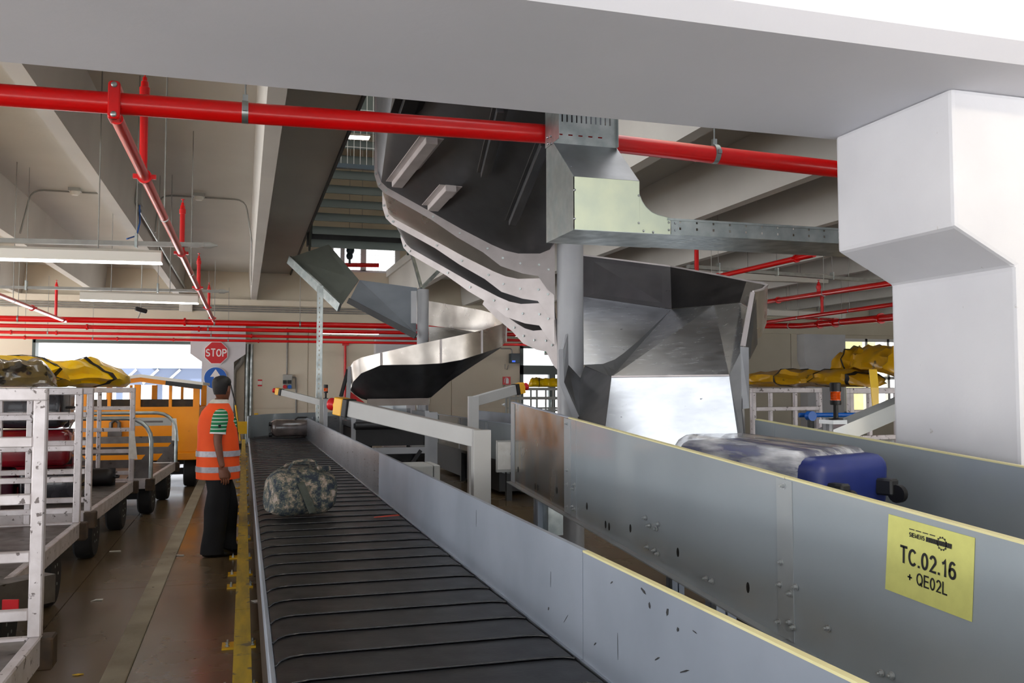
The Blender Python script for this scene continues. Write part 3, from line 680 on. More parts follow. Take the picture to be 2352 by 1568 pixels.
# bowl: outer wall, floor facets, exit plate (seen from above)
def PP(l): return [P(a, b, d=d) for a, b, d in l]
Tp = PP([(1300, 580, 8.55), (1343, 588, 8.55), (1540, 613, 8.5), (1650, 633, 8.0), (1715, 646, 7.55), (1750, 652, 7.2), (1763, 657, 6.9), (1752, 666, 6.5), (1730, 672, 6.25)])
Bt = PP([(1300, 676, 8.5), (1343, 682, 8.5), (1543, 709, 8.4), (1640, 700, 7.9), (1700, 694, 7.5), (1735, 715, 7.2), (1760, 742, 6.9), (1748, 772, 6.5), (1708, 798, 6.2)])
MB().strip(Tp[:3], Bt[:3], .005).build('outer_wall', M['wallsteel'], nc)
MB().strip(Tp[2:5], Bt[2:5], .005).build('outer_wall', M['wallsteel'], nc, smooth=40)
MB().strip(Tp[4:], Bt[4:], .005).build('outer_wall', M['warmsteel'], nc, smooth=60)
MB().strip([p + V(0, 0, .0) for p in Tp], [p + V(0, 0, .014) for p in Tp], .012).build('wall_rim', M['flange'], nc)
q = dict(B1=(1543, 710, 8.4), A1=(1343, 682, 8.5), A2=(1343, 838, 7.1), A3=(1300, 836, 7.2), E1=(1412, 836, 6.75), E=(1405, 866, 6.3), Fp=(1675, 863, 6.0), C1=(1640, 701, 7.9), D1=(1700, 695, 7.5), D2=(1735, 716, 7.2), G1=(1706, 799, 6.2), H=(1704, 1062, 5.17), I=(1386, 1020, 5.55), A0=(1300, 676, 8.5))
q = {k2: P(*v2[:2], d=v2[2]) for k2, v2 in q.items()}
nf = (q['B1'] - q['A1']).cross(q['A2'] - q['A1']).normalized()
def onf(px, py): r = ray(px, py); return O + r * ((q['A1'] - O).dot(nf) / r.dot(nf))
MB().sheet([onf(1300, 676), q['A1'], q['B1']] + [onf(a, b) for a, b in ((1470, 780), (1432, 812), (1412, 826), (1385, 836))] + [q['A2'], onf(1300, 838)], .005).build('floor_facet', M['steel'], nc)
for tri in (('B1', 'C1', 'Fp', 'E'), ('C1', 'D1', 'Fp'), ('D1', 'D2', 'G1', 'Fp')):
    MB().sheet([q[t] for t in tri], .005).build('floor_facet', M['steel'], nc)
cv = [(1543, 710), (1470, 780), (1432, 812), (1412, 826), (1385, 836), (1343, 838)]
e2 = [q['B1'] + (q['E'] - q['B1']) * f for f in (0, .5, .75, .93, 1.0)] + [P(1343, 866, d=6.85)]
MB().strip([onf(a, b) for a, b in cv], e2, .005).build('floor_step', M['dark'], nc)
MB().sheet([q['E'], q['Fp'], q['H'], q['I']], .006).build('exit_plate', M['steel'], nc)
MB().bar(q['E'], q['Fp'], .012, .02).build('exit_seam', M['flange'], nc)
MB().sheet([q['Fp'], q['G1'], P(1704, 940, d=5.3), P(1712, 1042, d=5.15), q['H']], .005).build('side_plate', M['steeld'], nc)
MB().sheet([P(1343, 842, d=6.9), q['E'], q['I'], P(1330, 985, d=6.0), P(1322, 900, d=6.6)], .005).build('side_plate', M['steeld'], nc)
# end flanges of the bowl, right side
MB().prism([P(1723, 671, d=6.25), P(1732, 672, d=6.25), P(1711, 795, d=6.1), P(1700, 794, d=6.1)], -fwh * .02).build('end_flange', M['flange'], nc)
MB().sheet([P(1732, 672, d=6.26), P(1736, 680, d=6.35), P(1739, 790, d=6.35), P(1722, 824, d=6.1), P(1712, 830, d=6.0), P(1711, 795, d=6.1)], .006).build('end_web', M['steeld'], nc)
MB().prism([P(1700, 796, d=6.08), P(1718, 798, d=6.08), P(1719, 937, d=5.35), P(1703, 939, d=5.35)], -fwh * .02).build('end_flange', M['colgrey'], nc)
# guard on the near side of the post
MB().prism([P(1298, 768, d=6.7), P(1304, 766, d=6.7), P(1294, 802, d=6.6), P(1288, 801, d=6.6)], -fwh * .01).build('guard_edge', M['colgrey'], nc)
MB().prism([P(1283, 803, d=6.58), P(1293, 801, d=6.58), P(1295, 877, d=6.4), P(1330, 956, d=6.15), P(1316, 960, d=6.15), P(1285, 882, d=6.4)], -fwh * .012).build('guard_edge', M['colgrey'], nc)
MB().sheet([P(1304, 766, d=6.72), P(1305, 838, d=6.66), P(1295, 877, d=6.42), P(1294, 801, d=6.6)], .006).build('guard_plate', M['colgrey'], nc)
MB().sheet([P(1305, 838, d=6.66), P(1344, 881, d=6.8), P(1330, 956, d=6.17), P(1295, 877, d=6.42)], .006).build('guard_plate', M['steeld'], nc)

# ================================================================ FAR SPIRAL CHUTE
pf = P(971, 800, d=16.0); pf.z = 0
ph = P(971, 664, d=16.0).z
fp = round_post(pf, .105, ph, 'shorter round grey steel post carrying the distant spiral chute')
MB().sheet([P(944, 668, d=15.85), P(957, 668, d=15.85), P(957, 742, d=15.85), P(944, 742, d=15.85)], .02).build('bracket', M['colgrey'], fp)
for a, b2, e in ((944, 575, 16.6), (1024, 606, 16.6)):
    MB().bar(P(968, 662, d=16.0), P(a, b2, d=e), .05, .05).build('stay_rod', M['galv'], fp)
fc = thing('spiral_chute', 'distant curved steel spiral chute by the back wall, left of the near chute', 'chute', (pf.x, pf.y, 0))
T2 = PP([(805, 842, 15.3), (812, 830, 15.05), (830, 821, 14.85), (875, 810, 14.6), (960, 790, 14.55), (1013, 779, 14.65), (1060, 769, 14.8), (1107, 758, 15.05), (1150, 745, 15.6), (1163, 736, 16.1), (1152, 725, 16.8), (1106, 712, 17.3), (1027, 698, 17.45), (985, 691, 17.45), (940, 684, 17.3)])
B2 = PP([(805, 896, 15.3), (812, 876, 15.05), (830, 857, 14.85), (875, 838, 14.6), (960, 837, 14.55), (1013, 834, 14.65), (1060, 826, 14.8), (1107, 811, 15.05), (1150, 797, 15.6), (1162, 784, 16.1), (1152, 773, 16.8), (1106, 764, 17.3), (1027, 752, 17.45), (985, 747, 17.45), (940, 742, 17.3)])
MB().strip(T2, B2, .006).build('outer_wall', M['warmsteel'], fc, smooth=50)
und = PP([(812, 905, 15.3), (843, 921, 15.1), (985, 917, 15.3), (997, 903, 15.5), (1032, 875, 15.9), (1092, 836, 15.9), (1130, 808, 15.9)])
fr = B2[0:9]
m = MB()
top2 = fr
bot2 = PP([(806, 897, 15.3), (815, 906, 15.25), (830, 915, 15.2), (850, 920, 15.15), (960, 918, 15.25), (990, 912, 15.4), (1032, 876, 15.8), (1092, 836, 15.6), (1151, 798, 15.65)])
MB().strip(top2, bot2, .005).build('underside', M['steeld'], fc, smooth=30)
MB().sheet([B2[12], B2[10], B2[8], B2[6], P(985, 790, d=15.6), P(985, 750, d=17.0)], .005).build('floor_sheet', M['steel'], fc)
MB().prism([P(843, 916, d=14.95), P(985, 914, d=15.1), P(985, 930, d=15.1), P(843, 932, d=14.95)], fwh * .12).build('exit_lip', M['lipgrey'], fc)
for i in (3, 5, 7, 9):
    MB().bar(T2[i] - fwh * .01, B2[i] - fwh * .01, .03, .02).build('seam_flange', M['flange'], fc)
MB().bar(P(804, 842, d=15.3), P(797, 955, d=15.0), .07, .03).build('support_leg', M['colgrey'], fc)
MB().bar(P(800, 848, d=15.4), P(783, 910, d=15.2), .06, .03).build('brace', M['dark'], fc)
MB().sheet([P(806, 900, d=15.2), P(800, 925, d=15.1), P(838, 925, d=15.1)], .01).build('corner_plate', M['redmat'], fc)
# straight inlet
MB().sheet(PP([(668, 592, 17.6), (755, 562, 18.2), (824, 643, 16.9), (786, 698, 16.3)]), .02).build('inlet_plate', M['greyp'], fc)
MB().bar(P(664, 596, d=17.5), P(780, 706, d=16.2), .05, .16).build('inlet_rail', M['galv'], fc)
MB().sheet(PP([(826, 643, 16.9), (958, 661, 16.7), (956, 766, 16.0)]), .006).build('inlet_side', M['alup'], fc)
MB().sheet(PP([(826, 643, 16.9), (956, 766, 15.98), (802, 690, 16.3)]), .006).build('inlet_side', M['alup'], fc)
MB().bar(P(800, 690, d=16.2), P(955, 772, d=15.8), .04, .10).build('inlet_rail', M['dark'], fc)
# perforated strut beside it
st = thing('steel_strut', 'perforated galvanised steel strut standing beside the distant emergency stop arm', 'strut', (P(733, 900, d=15.0).x, P(733, 900, d=15.0).y, 0))
p = P(733, 900, d=15.0); sh = P(733, 655, d=15.0).z
hs = [(.03, .045, .06 + i * .08, .09 + i * .08) for i in range(int(sh / .08) - 1)]
perforated(V(p.x - .045, p.y - .02, 0.01), V(.958, -.287, 0), V(0, 0, 1), .09, sh - .01, hs).build('web', M['galv'], st)
MB().box(p.x - .05, p.x - .043, p.y - .02, p.y + .05, 0.01, sh).box(p.x + .04, p.x + .046, p.y - .04, p.y + .03, 0.01, sh).build('side_flange', M['galv'], st)
MB().box(p.x - .1, p.x + .1, p.y - .1, p.y + .1, 0, .01).build('foot_plate', M['galv'], st)
# ================================================================ RED SPRINKLER PIPES
sp = thing('sprinkler_pipe', 'thick glossy red sprinkler main crossing the whole hall just behind the concrete beam', 'pipe', P(300, 240, Y=5.05))
pl = [P(-260, 199, Y=5.05), P(600, 262, Y=5.05), P(1330, 313, Y=5.05)]; pr = [P(1330, 320, Y=5.05), P(1700, 363, Y=5.05), P(2200, 420, Y=5.05)]
MB().tube(pl, .057, 24).build('pipe', M['red'], sp, smooth=60); MB().tube(pr, .055, 24).build('pipe', M['red'], sp, smooth=60)
def clamp(px, py, par, r=.062, Y=5.05, rod=4.8):
    c = P(px, py, Y=Y)
    m = MB().cyl(c - V(.017, 0, 0), c + V(.017, 0, 0), r, 20); m.box(c.x - .012, c.x + .012, c.y - r - .016, c.y - r + .01, c.z - .012, c.z + .012)
    h = m.box(c.x - .014, c.x + .014, c.y - .012, c.y + .012, c.z + r - .01, c.z + r + .035).build('pipe_clamp', M['galv'], par, smooth=1)
    MB().cyl(V(c.x, c.y, c.z + r), V(c.x, c.y, rod), .005, 6).build('hanger_rod', M['galv'], h)
clamp(563, 258, sp); clamp(1641, 354, sp)
# strap fitting where the branch leaves the main
jx = P(266, 238, Y=5.05)
m = MB().prism([V(jx.x + a, 4.975, jx.z + b) for a, b in ((-.03, -.09), (-.02, -.10), (.02, -.10), (.03, -.09), (.03, .09), (.02, .10), (-.02, .10), (-.03, .09))], (0, .03, 0))
m.box(jx.x - .03, jx.x + .03, 4.98, 5.1, jx.z + .058, jx.z + .09).box(jx.x - .03, jx.x + .03, 4.98, 5.1, jx.z - .10, jx.z - .058)
j = m.build('strap_fitting', M['red'], sp, bevel=.006)
for s in (-.078, .078): MB().ball(V(jx.x, 4.972, jx.z + s), .016, (1, .6, 1)).build('strap_nut', M['galv'], j, smooth=1)
def coupling(m, a, d, r):
    d = d.normalized(); m.cyl(a - d * .02, a + d * .02, r * 1.45, 14)
    s, u = frame(d); m.bar(a - s * r * 2.2, a + s * r * 2.2, .03, .03)
def pipe_thing(label, pts, r, cps=(), hang=(), risers=(), dark=True, group=None, rodz=4.8, top=True):
    pts = [Vector(p) for p in pts]
    t = thing('sprinkler_pipe', label, 'pipe', pts[0], 0, group)
    MB().tube(pts, r, 14).build('pipe', M['red'], t, smooth=60)
    d = pts[-1] - pts[0]
    sl_ = [(pts[i + 1] - pts[i]).length for i in range(len(pts) - 1)]
    def at(f):
        q = f * sum(sl_)
        for i, l in enumerate(sl_):
            if q <= l or i == len(sl_) - 1: return pts[i] + (pts[i + 1] - pts[i]) * (q / l)
            q -= l
    for f in cps:
        m = MB(); coupling(m, at(f), d, r); m.build('coupling', M['red'], t)
    for f in hang:
        c = at(f); m = MB(); dn = d.normalized(); m.cyl(c - dn * .015, c + dn * .015, r * 1.12, 14)
        h = m.build('pipe_clamp', M['galv'], t, smooth=1); MB().cyl(c + V(0, 0, r), V(c.x, c.y, rodz), .006, 6).build('hanger_rod', M['cond'], h)
    for f, zt2, rr in risers:
        c = at(f)
        rm = MB().cyl(c, V(c.x, c.y, zt2 - .12), rr, 12).build('riser', M['red'], t, smooth=1)
        MB().lathe(V(c.x, c.y, zt2 - .14), [(rr * 1.25, 0), (rr * 1.3, .05), (rr, .055), (rr * .9, .09), (rr * .6, .095), (rr * .55, .12), (rr * .2, .125), (rr * .2, .15), (rr * .75, .152), (rr * .75, .158)], 12).build('sprinkler_head', M['red'], rm, smooth=1)
    return t
bj = P(268, 272, Y=5.05)
be = P(491, 737, Y=19.6)
dl = be - bj
def fy(y): return (y - bj.y) / dl.y
ys_ = [P(343, 398, X=bj.x + dl.x * .05).y]
pipe_thing('red sprinkler branch pipe running away from the strap fitting on the thick main', [bj, be], .033, (fy(6.4), fy(9.9), fy(13.2), fy(16.4), fy(18.8)), (fy(7.9), fy(11.6)),
           [(fy(6.3), P(343, 172, Y=6.3).z, .026), (fy(10.0), P(432, 462, Y=10.0).z, .026), (fy(13.4), P(468, 585, Y=13.4).z, .026), (fy(17.0), P(489, 652, Y=17.0).z, .026)])
# branch at the far left
a = P(-60, 655, Y=11.5); b = P(150, 737, Y=19.6)
pipe_thing('short red sprinkler branch at the far left below the second hanging lamp', [a, b], .033, (.5, .95), (.3,), [(.83, P(112, 645, Y=a.y + (b.y - a.y) * .83).z, .026)])
# four runs along the back wall
for (ya, yb_, Y, r, lab, cps, hg) in ((733, 741, 19.75, .060, 'thickest of the four red pipes along the back wall, topmost of them', (.09, .19, .40), (.24, .43, .52)),
                                  (749, 756, 21.6, .045, 'second red pipe from the top along the back wall, above the loading door', (.14, .29, .41), (.2, .42)),
                                  (764, 770, 23.6, .038, 'third red pipe from the top along the back wall', (.19, .24, .47), (.23, .42)),
                                  (776, 781, 25.0, .036, 'lowest of the four red pipes along the back wall, over the stop sign', (.1, .19, .3, .37, .48), (.19, .27, .44))):
    z = P(300, (ya + yb_) / 2, Y=Y).z
    pipe_thing(lab, [V(-9.0, Y, z), V(10.5, Y, z)], r, cps, hg, rodz=4.3)
dn = thing('sprinkler_pipe', 'thin red vertical pipe on the back wall left of the distant spiral chute', 'pipe', P(793, 850, Y=25.9))
p = P(793, 870, Y=25.9); pt_ = P(793, 785, Y=25.9)
MB().cyl(V(p.x, 25.9, 1.15), pt_, .035, 10).build('pipe', M['red'], dn, smooth=1); MB().box(p.x - .09, p.x + .09, 25.82, 25.98, pt_.z - .1, pt_.z).build('coupling', M['red'], dn)
# right-hand runs
pipe_thing('red pipe rising behind the near chute wall, under the cable tray', [P(1560, 655, d=15.0), P(1870, 584, d=11.0)], .036, (.35, .9), (.3,), [(.17, P(1627, 548, d=14.5).z, .036)])
pipe_thing('upper red pipe between the near chute and the big column', [P(1700, 702, d=21.0), P(2075, 646, d=13.0)], .048, (.33,), (.63,), [(.60, P(1921, 645, d=16.2).z, .035)])
pipe_thing('middle red pipe between the near chute and the big column', [P(1700, 748, d=23.0), P(2075, 696, d=15.5)], .042, (.2,), (.45, .75), [(.60, P(1922, 672, d=18.5).z, .03)])
pipe_thing('thick lowest red pipe between the near chute and the big column', [P(1700, 748, d=24.5), P(1840, 748, d=23.0), P(2075, 726, d=17.0)], .075, (.42, .55, .87), (.2, .6), [])
pipe_thing('thin red pipe crossing behind the middle pipe by the big column', [P(1850, 730, d=25.0), P(1960, 734, d=24.0)], .035, (.5,), (.3,), [])

# ================================================================ LAMPS AND CEILING FIXTURES
def lamp(label, a, b, h, lit=True, wd=.16, wall=False):
    """hanging strip luminaire between two points on its lower front edge"""
    a, b = Vector(a), Vector(b); t = thing('strip_light', label, 'lamp', (a + b) / 2)
    up = V(0, 0, 1); d = (b - a).normalized(); s = d.cross(up).normalized()
    if s.y < 0: s = -s
    q = [a, b]
    m = MB().prism([a + up * .012, a + up * h * .8, a + s * wd * .25 + up * h, a + s * wd * .75 + up * h, a + s * wd + up * h * .8, a + s * wd + up * .012], b - a)
    m.build('housing', M['lampoff'], t)
    MB().prism([a + s * .01, a + s * .01 + up * .014, a + s * (wd - .01) + up * .014, a + s * (wd - .01)], b - a).build('diffuser', M['lamp'] if lit else M['lampoff'], t)
    for f in (.25, .75):
        c = a + (b - a) * f + s * wd / 2 + up * h
        MB().cyl(c, V(c.x, 25.93, c.z) if wall else V(c.x, c.y, 4.84), .012 if wall else .006, 6).build('hanger_rod', M['cond'], t)
    return t
def trunk(label, a, b, r=.045, end=True):
    a, b = Vector(a), Vector(b); t = thing('cable_trunking', label, 'trunking', (a + b) / 2)
    MB().bar(a, b, r * 1.6, r).build('channel', M['cond'], t)
    d = (b - a).normalized(); n = max(2, int((b - a).length / 1.2))
    for i in range(n):
        c = a + (b - a) * ((i + .5) / n); MB().box(c.x - .012, c.x + .012, c.y - .05, c.y + .05, c.z - .04, c.z + .1).build('bracket', M['galv'], t)
        MB().cyl(c + V(0, 0, .08), V(c.x, c.y, 4.84), .005, 6).build('hanger_rod', M['cond'], t)
    if end: MB().lathe(b, [(.03, -.02), (.034, .0), (.034, .06), (.018, .10), (.012, .13)], 10, d).build('cable_gland', M['boxgrey'], t, smooth=1)
    return t
Yl = 9.6
lamp('lit strip light hanging nearest the camera at the left edge', P(-260, 588, Y=Yl), P(370, 604, Y=Yl), .135)
lamp('lit strip light hanging farther back, under the second cable trunking', P(183, 689, Y=14.2), P(455, 697, Y=14.2), .145)
lamp('unlit white strip light behind the near chute wall', P(1660, 640, Y=16.5), P(1903, 650, Y=16.5), .2, False)
lamp('dim strip light end between red pipes right of the near chute', P(1766, 724, Y=19.5), P(1943, 731, Y=19.5), .17, False)
lamp('lit strip light at the back wall seen between the four red pipes', P(735, 766, Y=24.3), P(870, 768, Y=24.3), .05, True, .12, True)
lamp('lit strip light over the glass door seen between red pipes', P(1186, 772, Y=24.4), P(1275, 774, Y=24.4), .05, True, .12, True)
trunk('cable trunking with a gland above the nearest strip light', P(-200, 548, Y=Yl + .2), P(470, 563, Y=Yl + .2))
trunk('thin rail of cable trunking above the farther strip light', P(-100, 657, Y=14.4), P(505, 669, Y=14.4), .04)
trunk('cable trunking along the ceiling behind the near chute', P(1580, 612, Y=13.7), P(2200, 660, Y=14.2), .06, False)
for px, py, lab in ((172, 441, 'white smoke detector on the leftmost ceiling bay'), (457, 453, 'white smoke detector on the ceiling bay beside the long rib')):
    c = P(px, py, Z=4.79); t = thing('smoke_detector', lab, 'detector', c)
    MB().box(c.x - .09, c.x + .09, c.y - .09, c.y + .09, 4.80, 4.85).build('base', M['boxgrey'], t)
    MB().lathe(V(c.x, c.y, 4.80), [(.075, 0), (.075, -.03), (.05, -.06), (.02, -.065)], 16).build('head', M['lampoff'], t, smooth=1)
def conduit(label, path, r=.014, name='conduit', mat='cond', cat='conduit'):
    path = [Vector(p) for p in path]
    # round the corners
    out = [path[0]]
    for i in range(1, len(path) - 1):
        a, b, c = path[i - 1], path[i], path[i + 1]; q = min(.18, (b - a).length * .4, (c - b).length * .4)
        p0 = b + (a - b).normalized() * q; p1 = b + (c - b).normalized() * q
        out += [p0 * (1 - t) ** 2 + b * 2 * t * (1 - t) + p1 * t * t for t in (0, .25, .5, .75, 1)]
    out.append(path[-1])
    return tag(MB().tube(out, r, 8).build(name, M[mat], smooth=60), label, cat)
zc = 4.83
p1 = P(172, 441, Z=zc); p2 = P(457, 453, Z=zc)
conduit('thin conduit from the leftmost smoke detector along the ceiling', [V(-1.95, p1.y, zc), V(-3.35, p1.y, zc), V(-3.5, p1.y, 4.1)])
conduit('thin conduit through the smoke detector beside the long rib', [V(-1.45, p2.y, 4.2), V(-1.40, p2.y, zc), V(-.02, p2.y, zc), V(.09, p2.y, 4.15), V(.14, p2.y + 7, 4.15)])
t = thing('junction_box', 'grey junction box with a blue cable on the side of the left ceiling rib', 'junction box', P(316, 448, X=-1.6))
c = P(316, 448, X=-1.585); MB().box(c.x - .02, c.x + .07, c.y - .12, c.y + .12, c.z - .15, c.z + .15).build('case', M['boxgrey'], t)
MB().tube([c + V(.03, 0, -.14), c + V(.03, .1, -.4), c + V(0, .0, -.62), c + V(-.1, -.3, -.72)], .012, 8).build('cable', pm('blue_cable', '2a5fae', rough=.5), t, smooth=60)
conduit('metal conduit along the left ceiling rib behind the junction box', [V(-1.57, c.y + .2, c.z - .2), V(-1.57, 25.6, c.z - .2)], .03, 'conduit', 'galv')
for i, (yy, lab) in enumerate(((703, 'upper of three grey conduits along the back wall ledge'), (708, 'middle of three grey conduits along the back wall ledge'), (713, 'lowest of three grey conduits along the back wall ledge'))):
    z = P(500, yy, Y=25.85).z; conduit(lab, [V(-8.8, 25.85, z), V(5.5, 25.85, z)], .02)
t = thing('wall_box', 'white junction box on the back wall ledge behind the farther strip light', 'junction box', P(427, 705, Y=25.8)); c = P(427, 707, Y=25.8)
MB().box(c.x - .17, c.x + .17, 25.72, 25.9, c.z - .1, c.z + .1).build('case', M['lampoff'], t); MB().box(c.x - .15, c.x + .15, 25.71, 25.72, c.z - .08, c.z + .08).build('lid', M['lampoff'], t)
# security camera
t = thing('security_camera', 'small black security camera hanging above the red pipes at the back', 'camera', P(322, 712, Y=22)); c = P(324, 712, Y=22.0)
MB().rbox(c, (.26, .12, .10), .03, Matrix.Rotation(.3, 3, 'Z') @ Matrix.Rotation(.25, 3, 'Y')).build('housing', M['black'], t, smooth=1)
MB().cyl(c, c + V(-.08, .05, -.22), .015, 8).cyl(c, V(c.x, c.y, 4.84), .012, 8).build('bracket', M['boxgrey'], t)

# ================================================================ WALL SIGNS AND FITTINGS AT THE BACK
Ys = 25.50
c = P(496.5, 810, Y=Ys); rS = (P(524, 810, Y=Ys) - P(470, 810, Y=Ys)).length / 2
sx, sz = V(1, 0, 0), V(0, 0, 1)
t = thing('stop_sign', 'red octagonal stop sign on the white pilaster', 'sign', c)
def ngon(c, r, n, a0=0): return [c + sx * (r * math.cos(a0 + 2 * math.pi * i / n)) + sz * (r * math.sin(a0 + 2 * math.pi * i / n)) for i in range(n)]
R8 = rS / math.cos(math.pi / 8)
MB().prism(ngon(c, R8, 8, math.pi / 8), (0, .04, 0)).build('plate', M['signwhite'], t)
MB().prism(ngon(c + V(0, -.004, 0), R8 * .94, 8, math.pi / 8), (0, .005, 0)).build('face', M['signred'], t)
lettering('STOP', M['signwhite'], rS * .66, basis(c + V(0, -.005, 0), sx, sz, V(0, -1, 0)), t, .17, .92, .14, .004)
c = P(495, 868, Y=Ys)
t = thing('arrow_sign', 'round blue sign with a white upward arrow below the stop sign', 'sign', c)
MB().prism(ngon(c, rS * 1.0, 32), (0, .04, 0)).build('plate', M['signwhite'], t); MB().prism(ngon(c + V(0, -.004, 0), rS * .96, 32), (0, .005, 0)).build('face', M['signblue'], t)
MB().prism([c + V(a * rS, -.007, b * rS) for a, b in ((-.14, -.75), (.14, -.75), (.14, .12), (.46, .12), (0, .80), (-.46, .12), (-.14, .12))], (0, .004, 0)).build('arrow', M['signwhite'], t)
Yw = 25.95
def wp(px, py, y=Yw): return P(px, py, Y=y)
for px, lab, r in ((568, 'left of two vertical metal conduits beside the stop sign pilaster', .06), (578, 'right of two vertical metal conduits beside the stop sign pilaster', .05)):
    q = wp(px, 790); conduit(lab, [V(q.x, Yw, .05), q], r, 'conduit', 'galv')
conduit('grey drain pipe kinking around the stop sign pilaster', [wp(552, 788, 25.8), wp(556, 830, 25.8), wp(537, 850, 25.8), wp(536, 960, 25.8)], .07, 'drain_pipe', 'cond', 'pipe')
t = thing('socket_box', 'grey wall switch box with red and blue sockets on the back wall', 'switch box', wp(659, 875))
c0 = wp(649, 893); c1 = wp(671, 860); MB().box(c0.x, c1.x, 25.80, 25.97, c0.z, c1.z).build('case', M['boxgrey'], t, bevel=.01)
for px, mt in ((654, 'signred'), (665, 'signblue')):
    c = wp(px, 888, 25.80); MB().cyl(c, c - V(0, .07, 0), .055, 14).build('socket', M[mt], t, smooth=1)
    c = wp(px, 877, 25.80); MB().box(c.x - .05, c.x + .05, 25.75, 25.81, c.z - .05, c.z + .05).build('switch', M['dark'], t)
q = wp(659, 800); conduit('thin wall conduit rising from the red and blue switch box', [wp(659, 860), V(q.x, Yw, 3.3)], .022)
conduit('thin wall conduit turning down at the right of the switch box', [wp(671, 866), wp(680, 866), wp(680, 960)], .022)
t = thing('notice', 'small white notice with red bars on the back wall left of the switch box', 'notice', wp(597, 879))
c0 = wp(592, 885); c1 = wp(602, 873); MB().box(c0.x, c1.x, 25.955, 25.965, c0.z, c1.z).build('sheet', M['paper'], t)
for z in (c0.z, c1.z): MB().box(c0.x, c1.x, 25.95, 25.956, z - .02, z + .02).build('bar', M['signred'], t)
c = wp(1163.5, 874); t = thing('extinguisher_sign', 'red square sign with a white fire extinguisher picture left of the glass door', 'sign', c); h = .117
MB().box(c.x - .12, c.x + .12, 25.93, 25.96, c.z - .12, c.z + .12).build('plate', M['signred'], t)
MB().prism([c + V(a, -.025, b) for a, b in ((-.03, -.09), (.06, -.09), (.06, .05), (.035, .08), (-.005, .08), (-.03, .05))], (0, .004, 0)).build('pictogram', M['signwhite'], t)
MB().tube([c + V(.015, -.025, .085), c + V(-.04, -.025, .085), c + V(-.07, -.025, .04), c + V(-.075, -.025, -.06)], .008, 6).build('pictogram_hose', M['signwhite'], t)
lettering('N\u00b0', M['ink'], .07, basis(wp(1158, 886, 25.93), sx, sz, V(0, -1, 0)), t, .16)
c = wp(1259, 800, 24.6); t = thing('exit_sign', 'hanging green exit sign with a white arrow in front of the glass door', 'sign', c)
MB().box(c.x - .11, c.x + .11, 24.58, 24.62, c.z - .12, c.z + .16).build('plate', M['signgreen'], t)
MB().prism([c + V(a, -.03, b) for a, b in ((-.035, .15), (.035, .15), (.035, .02), (.03, .02), (0, -.03), (-.03, .02), (-.035, .02))], (0, .006, 0)).build('arrow', M['signwhite'], t)
MB().box(c.x - .11, c.x + .11, 24.57, 24.63, c.z - .19, c.z - .12).build('lamp_base', M['boxgrey'], t); MB().cyl(c + V(0, .0, .16), V(c.x, 24.6, 4.84), .01, 6).build('hanger_rod', M['cond'], t)
t = thing('wall_terminal', 'dark blue terminal box with a glowing label beside the glass door', 'terminal', wp(1180, 822)); c0 = wp(1169, 834); c1 = wp(1191, 812)
MB().box(c0.x, c1.x, 25.75, 25.97, c0.z, c1.z).build('case', M['navy'], t, bevel=.015); MB().box(c0.x + .04, c0.x + .14, 25.745, 25.751, c0.z + .03, c0.z + .08).build('screen', M['scr'], t)
MB().tube([wp(1160, 836), wp(1160, 847), wp(1165, 848), wp(1168, 838)], .012, 6).build('cable', M['cond'], t)
conduit('thin conduit above the dark blue terminal box by the glass door', [wp(1150, 800), wp(1175, 800), wp(1176, 812)], .02)
t = thing('broom', 'broom with a yellow lower handle leaning on the stop sign pilaster', 'broom', P(548, 960, Y=25.3))
MB().cyl(P(527, 872, Y=25.35), P(541, 930, Y=25.3), .02, 8).build('handle', M['dark'], t); MB().cyl(P(541, 930, Y=25.3), P(552, 1012, Y=25.2), .022, 8).build('lower_handle', M['yel'], t)
q = P(552, 1016, Y=25.2); MB().box(q.x - .15, q.x + .15, 25.15, 25.25, 0, .12).build('brush', M['black'], t)

# ================================================================ STAIR IN THE CEILING OPENING
sf = thing('steel_stair', 'steel stair seen from below through the ceiling opening, perforated treads between dark channels', 'stair', P(780, 560, d=19.2))
wl, wr_ = 1.28, 3.3
d0 = 19.4
for n in range(9):
    y = 18.6 - n * .29; z = 4.66 + n * .222
    c = MB().box(wl, wr_, y - .03, y + .0, z - .16, z).build('tread_channel', M['frame'], sf)
    MB().box(wl, wr_, y, y + .24, z - .02, z).build('tread_pan', M['dark'], sf)
    hs = [(.04 + i * .06, .075 + i * .06, .03 + j * .055, .06 + j * .055) for i in range(32) for j in range(4)]
    perforated(V(wl, y + .24, z - .024), V(1, 0, 0), V(0, -1, 0), 1.98, .24, hs, .003).build('tread_grating', M['wire'], sf)
MB().bar(V(wl - .02, 18.9, 4.55), V(wl - .02, 15.9, 6.85), .04, .25).build('stringer', M['frame'], sf); MB().bar(V(wr_ + .02, 18.9, 4.55), V(wr_ + .02, 15.9, 6.85), .04, .25).build('stringer', M['frame'], sf)
MB().box(1.2, 3.95, 18.7, 18.9, 4.55, 4.84).build('support_beam', M['dark'], sf)
MB().box(1.2, 3.95, 15.75, 15.9, 6.55, 6.95).build('landing_edge', M['frame'], sf)
MB().box(1.2, 3.95, 15.7, 15.76, 6.95, 7.0).build('toe_board', M['redmat'], sf)
wf = thing('wire_fence', 'white wire mesh fence around the upper landing over the ceiling opening', 'fence', (2.5, 14, 5.05))
for i in range(26): MB().box(1.3 + i * .1, 1.308 + i * .1, 14.0, 14.008, 5.05, 7.6).build('wire', M['wire'], wf)
for i in range(9): MB().box(1.3, 3.9, 14.01, 14.018, 5.1 + i * .3, 5.108 + i * .3).build('wire', M['wire'], wf)
MB().box(1.3, 3.9, 13.96, 14.04, 5.05, 5.12).build('rail', M['navy'], wf)
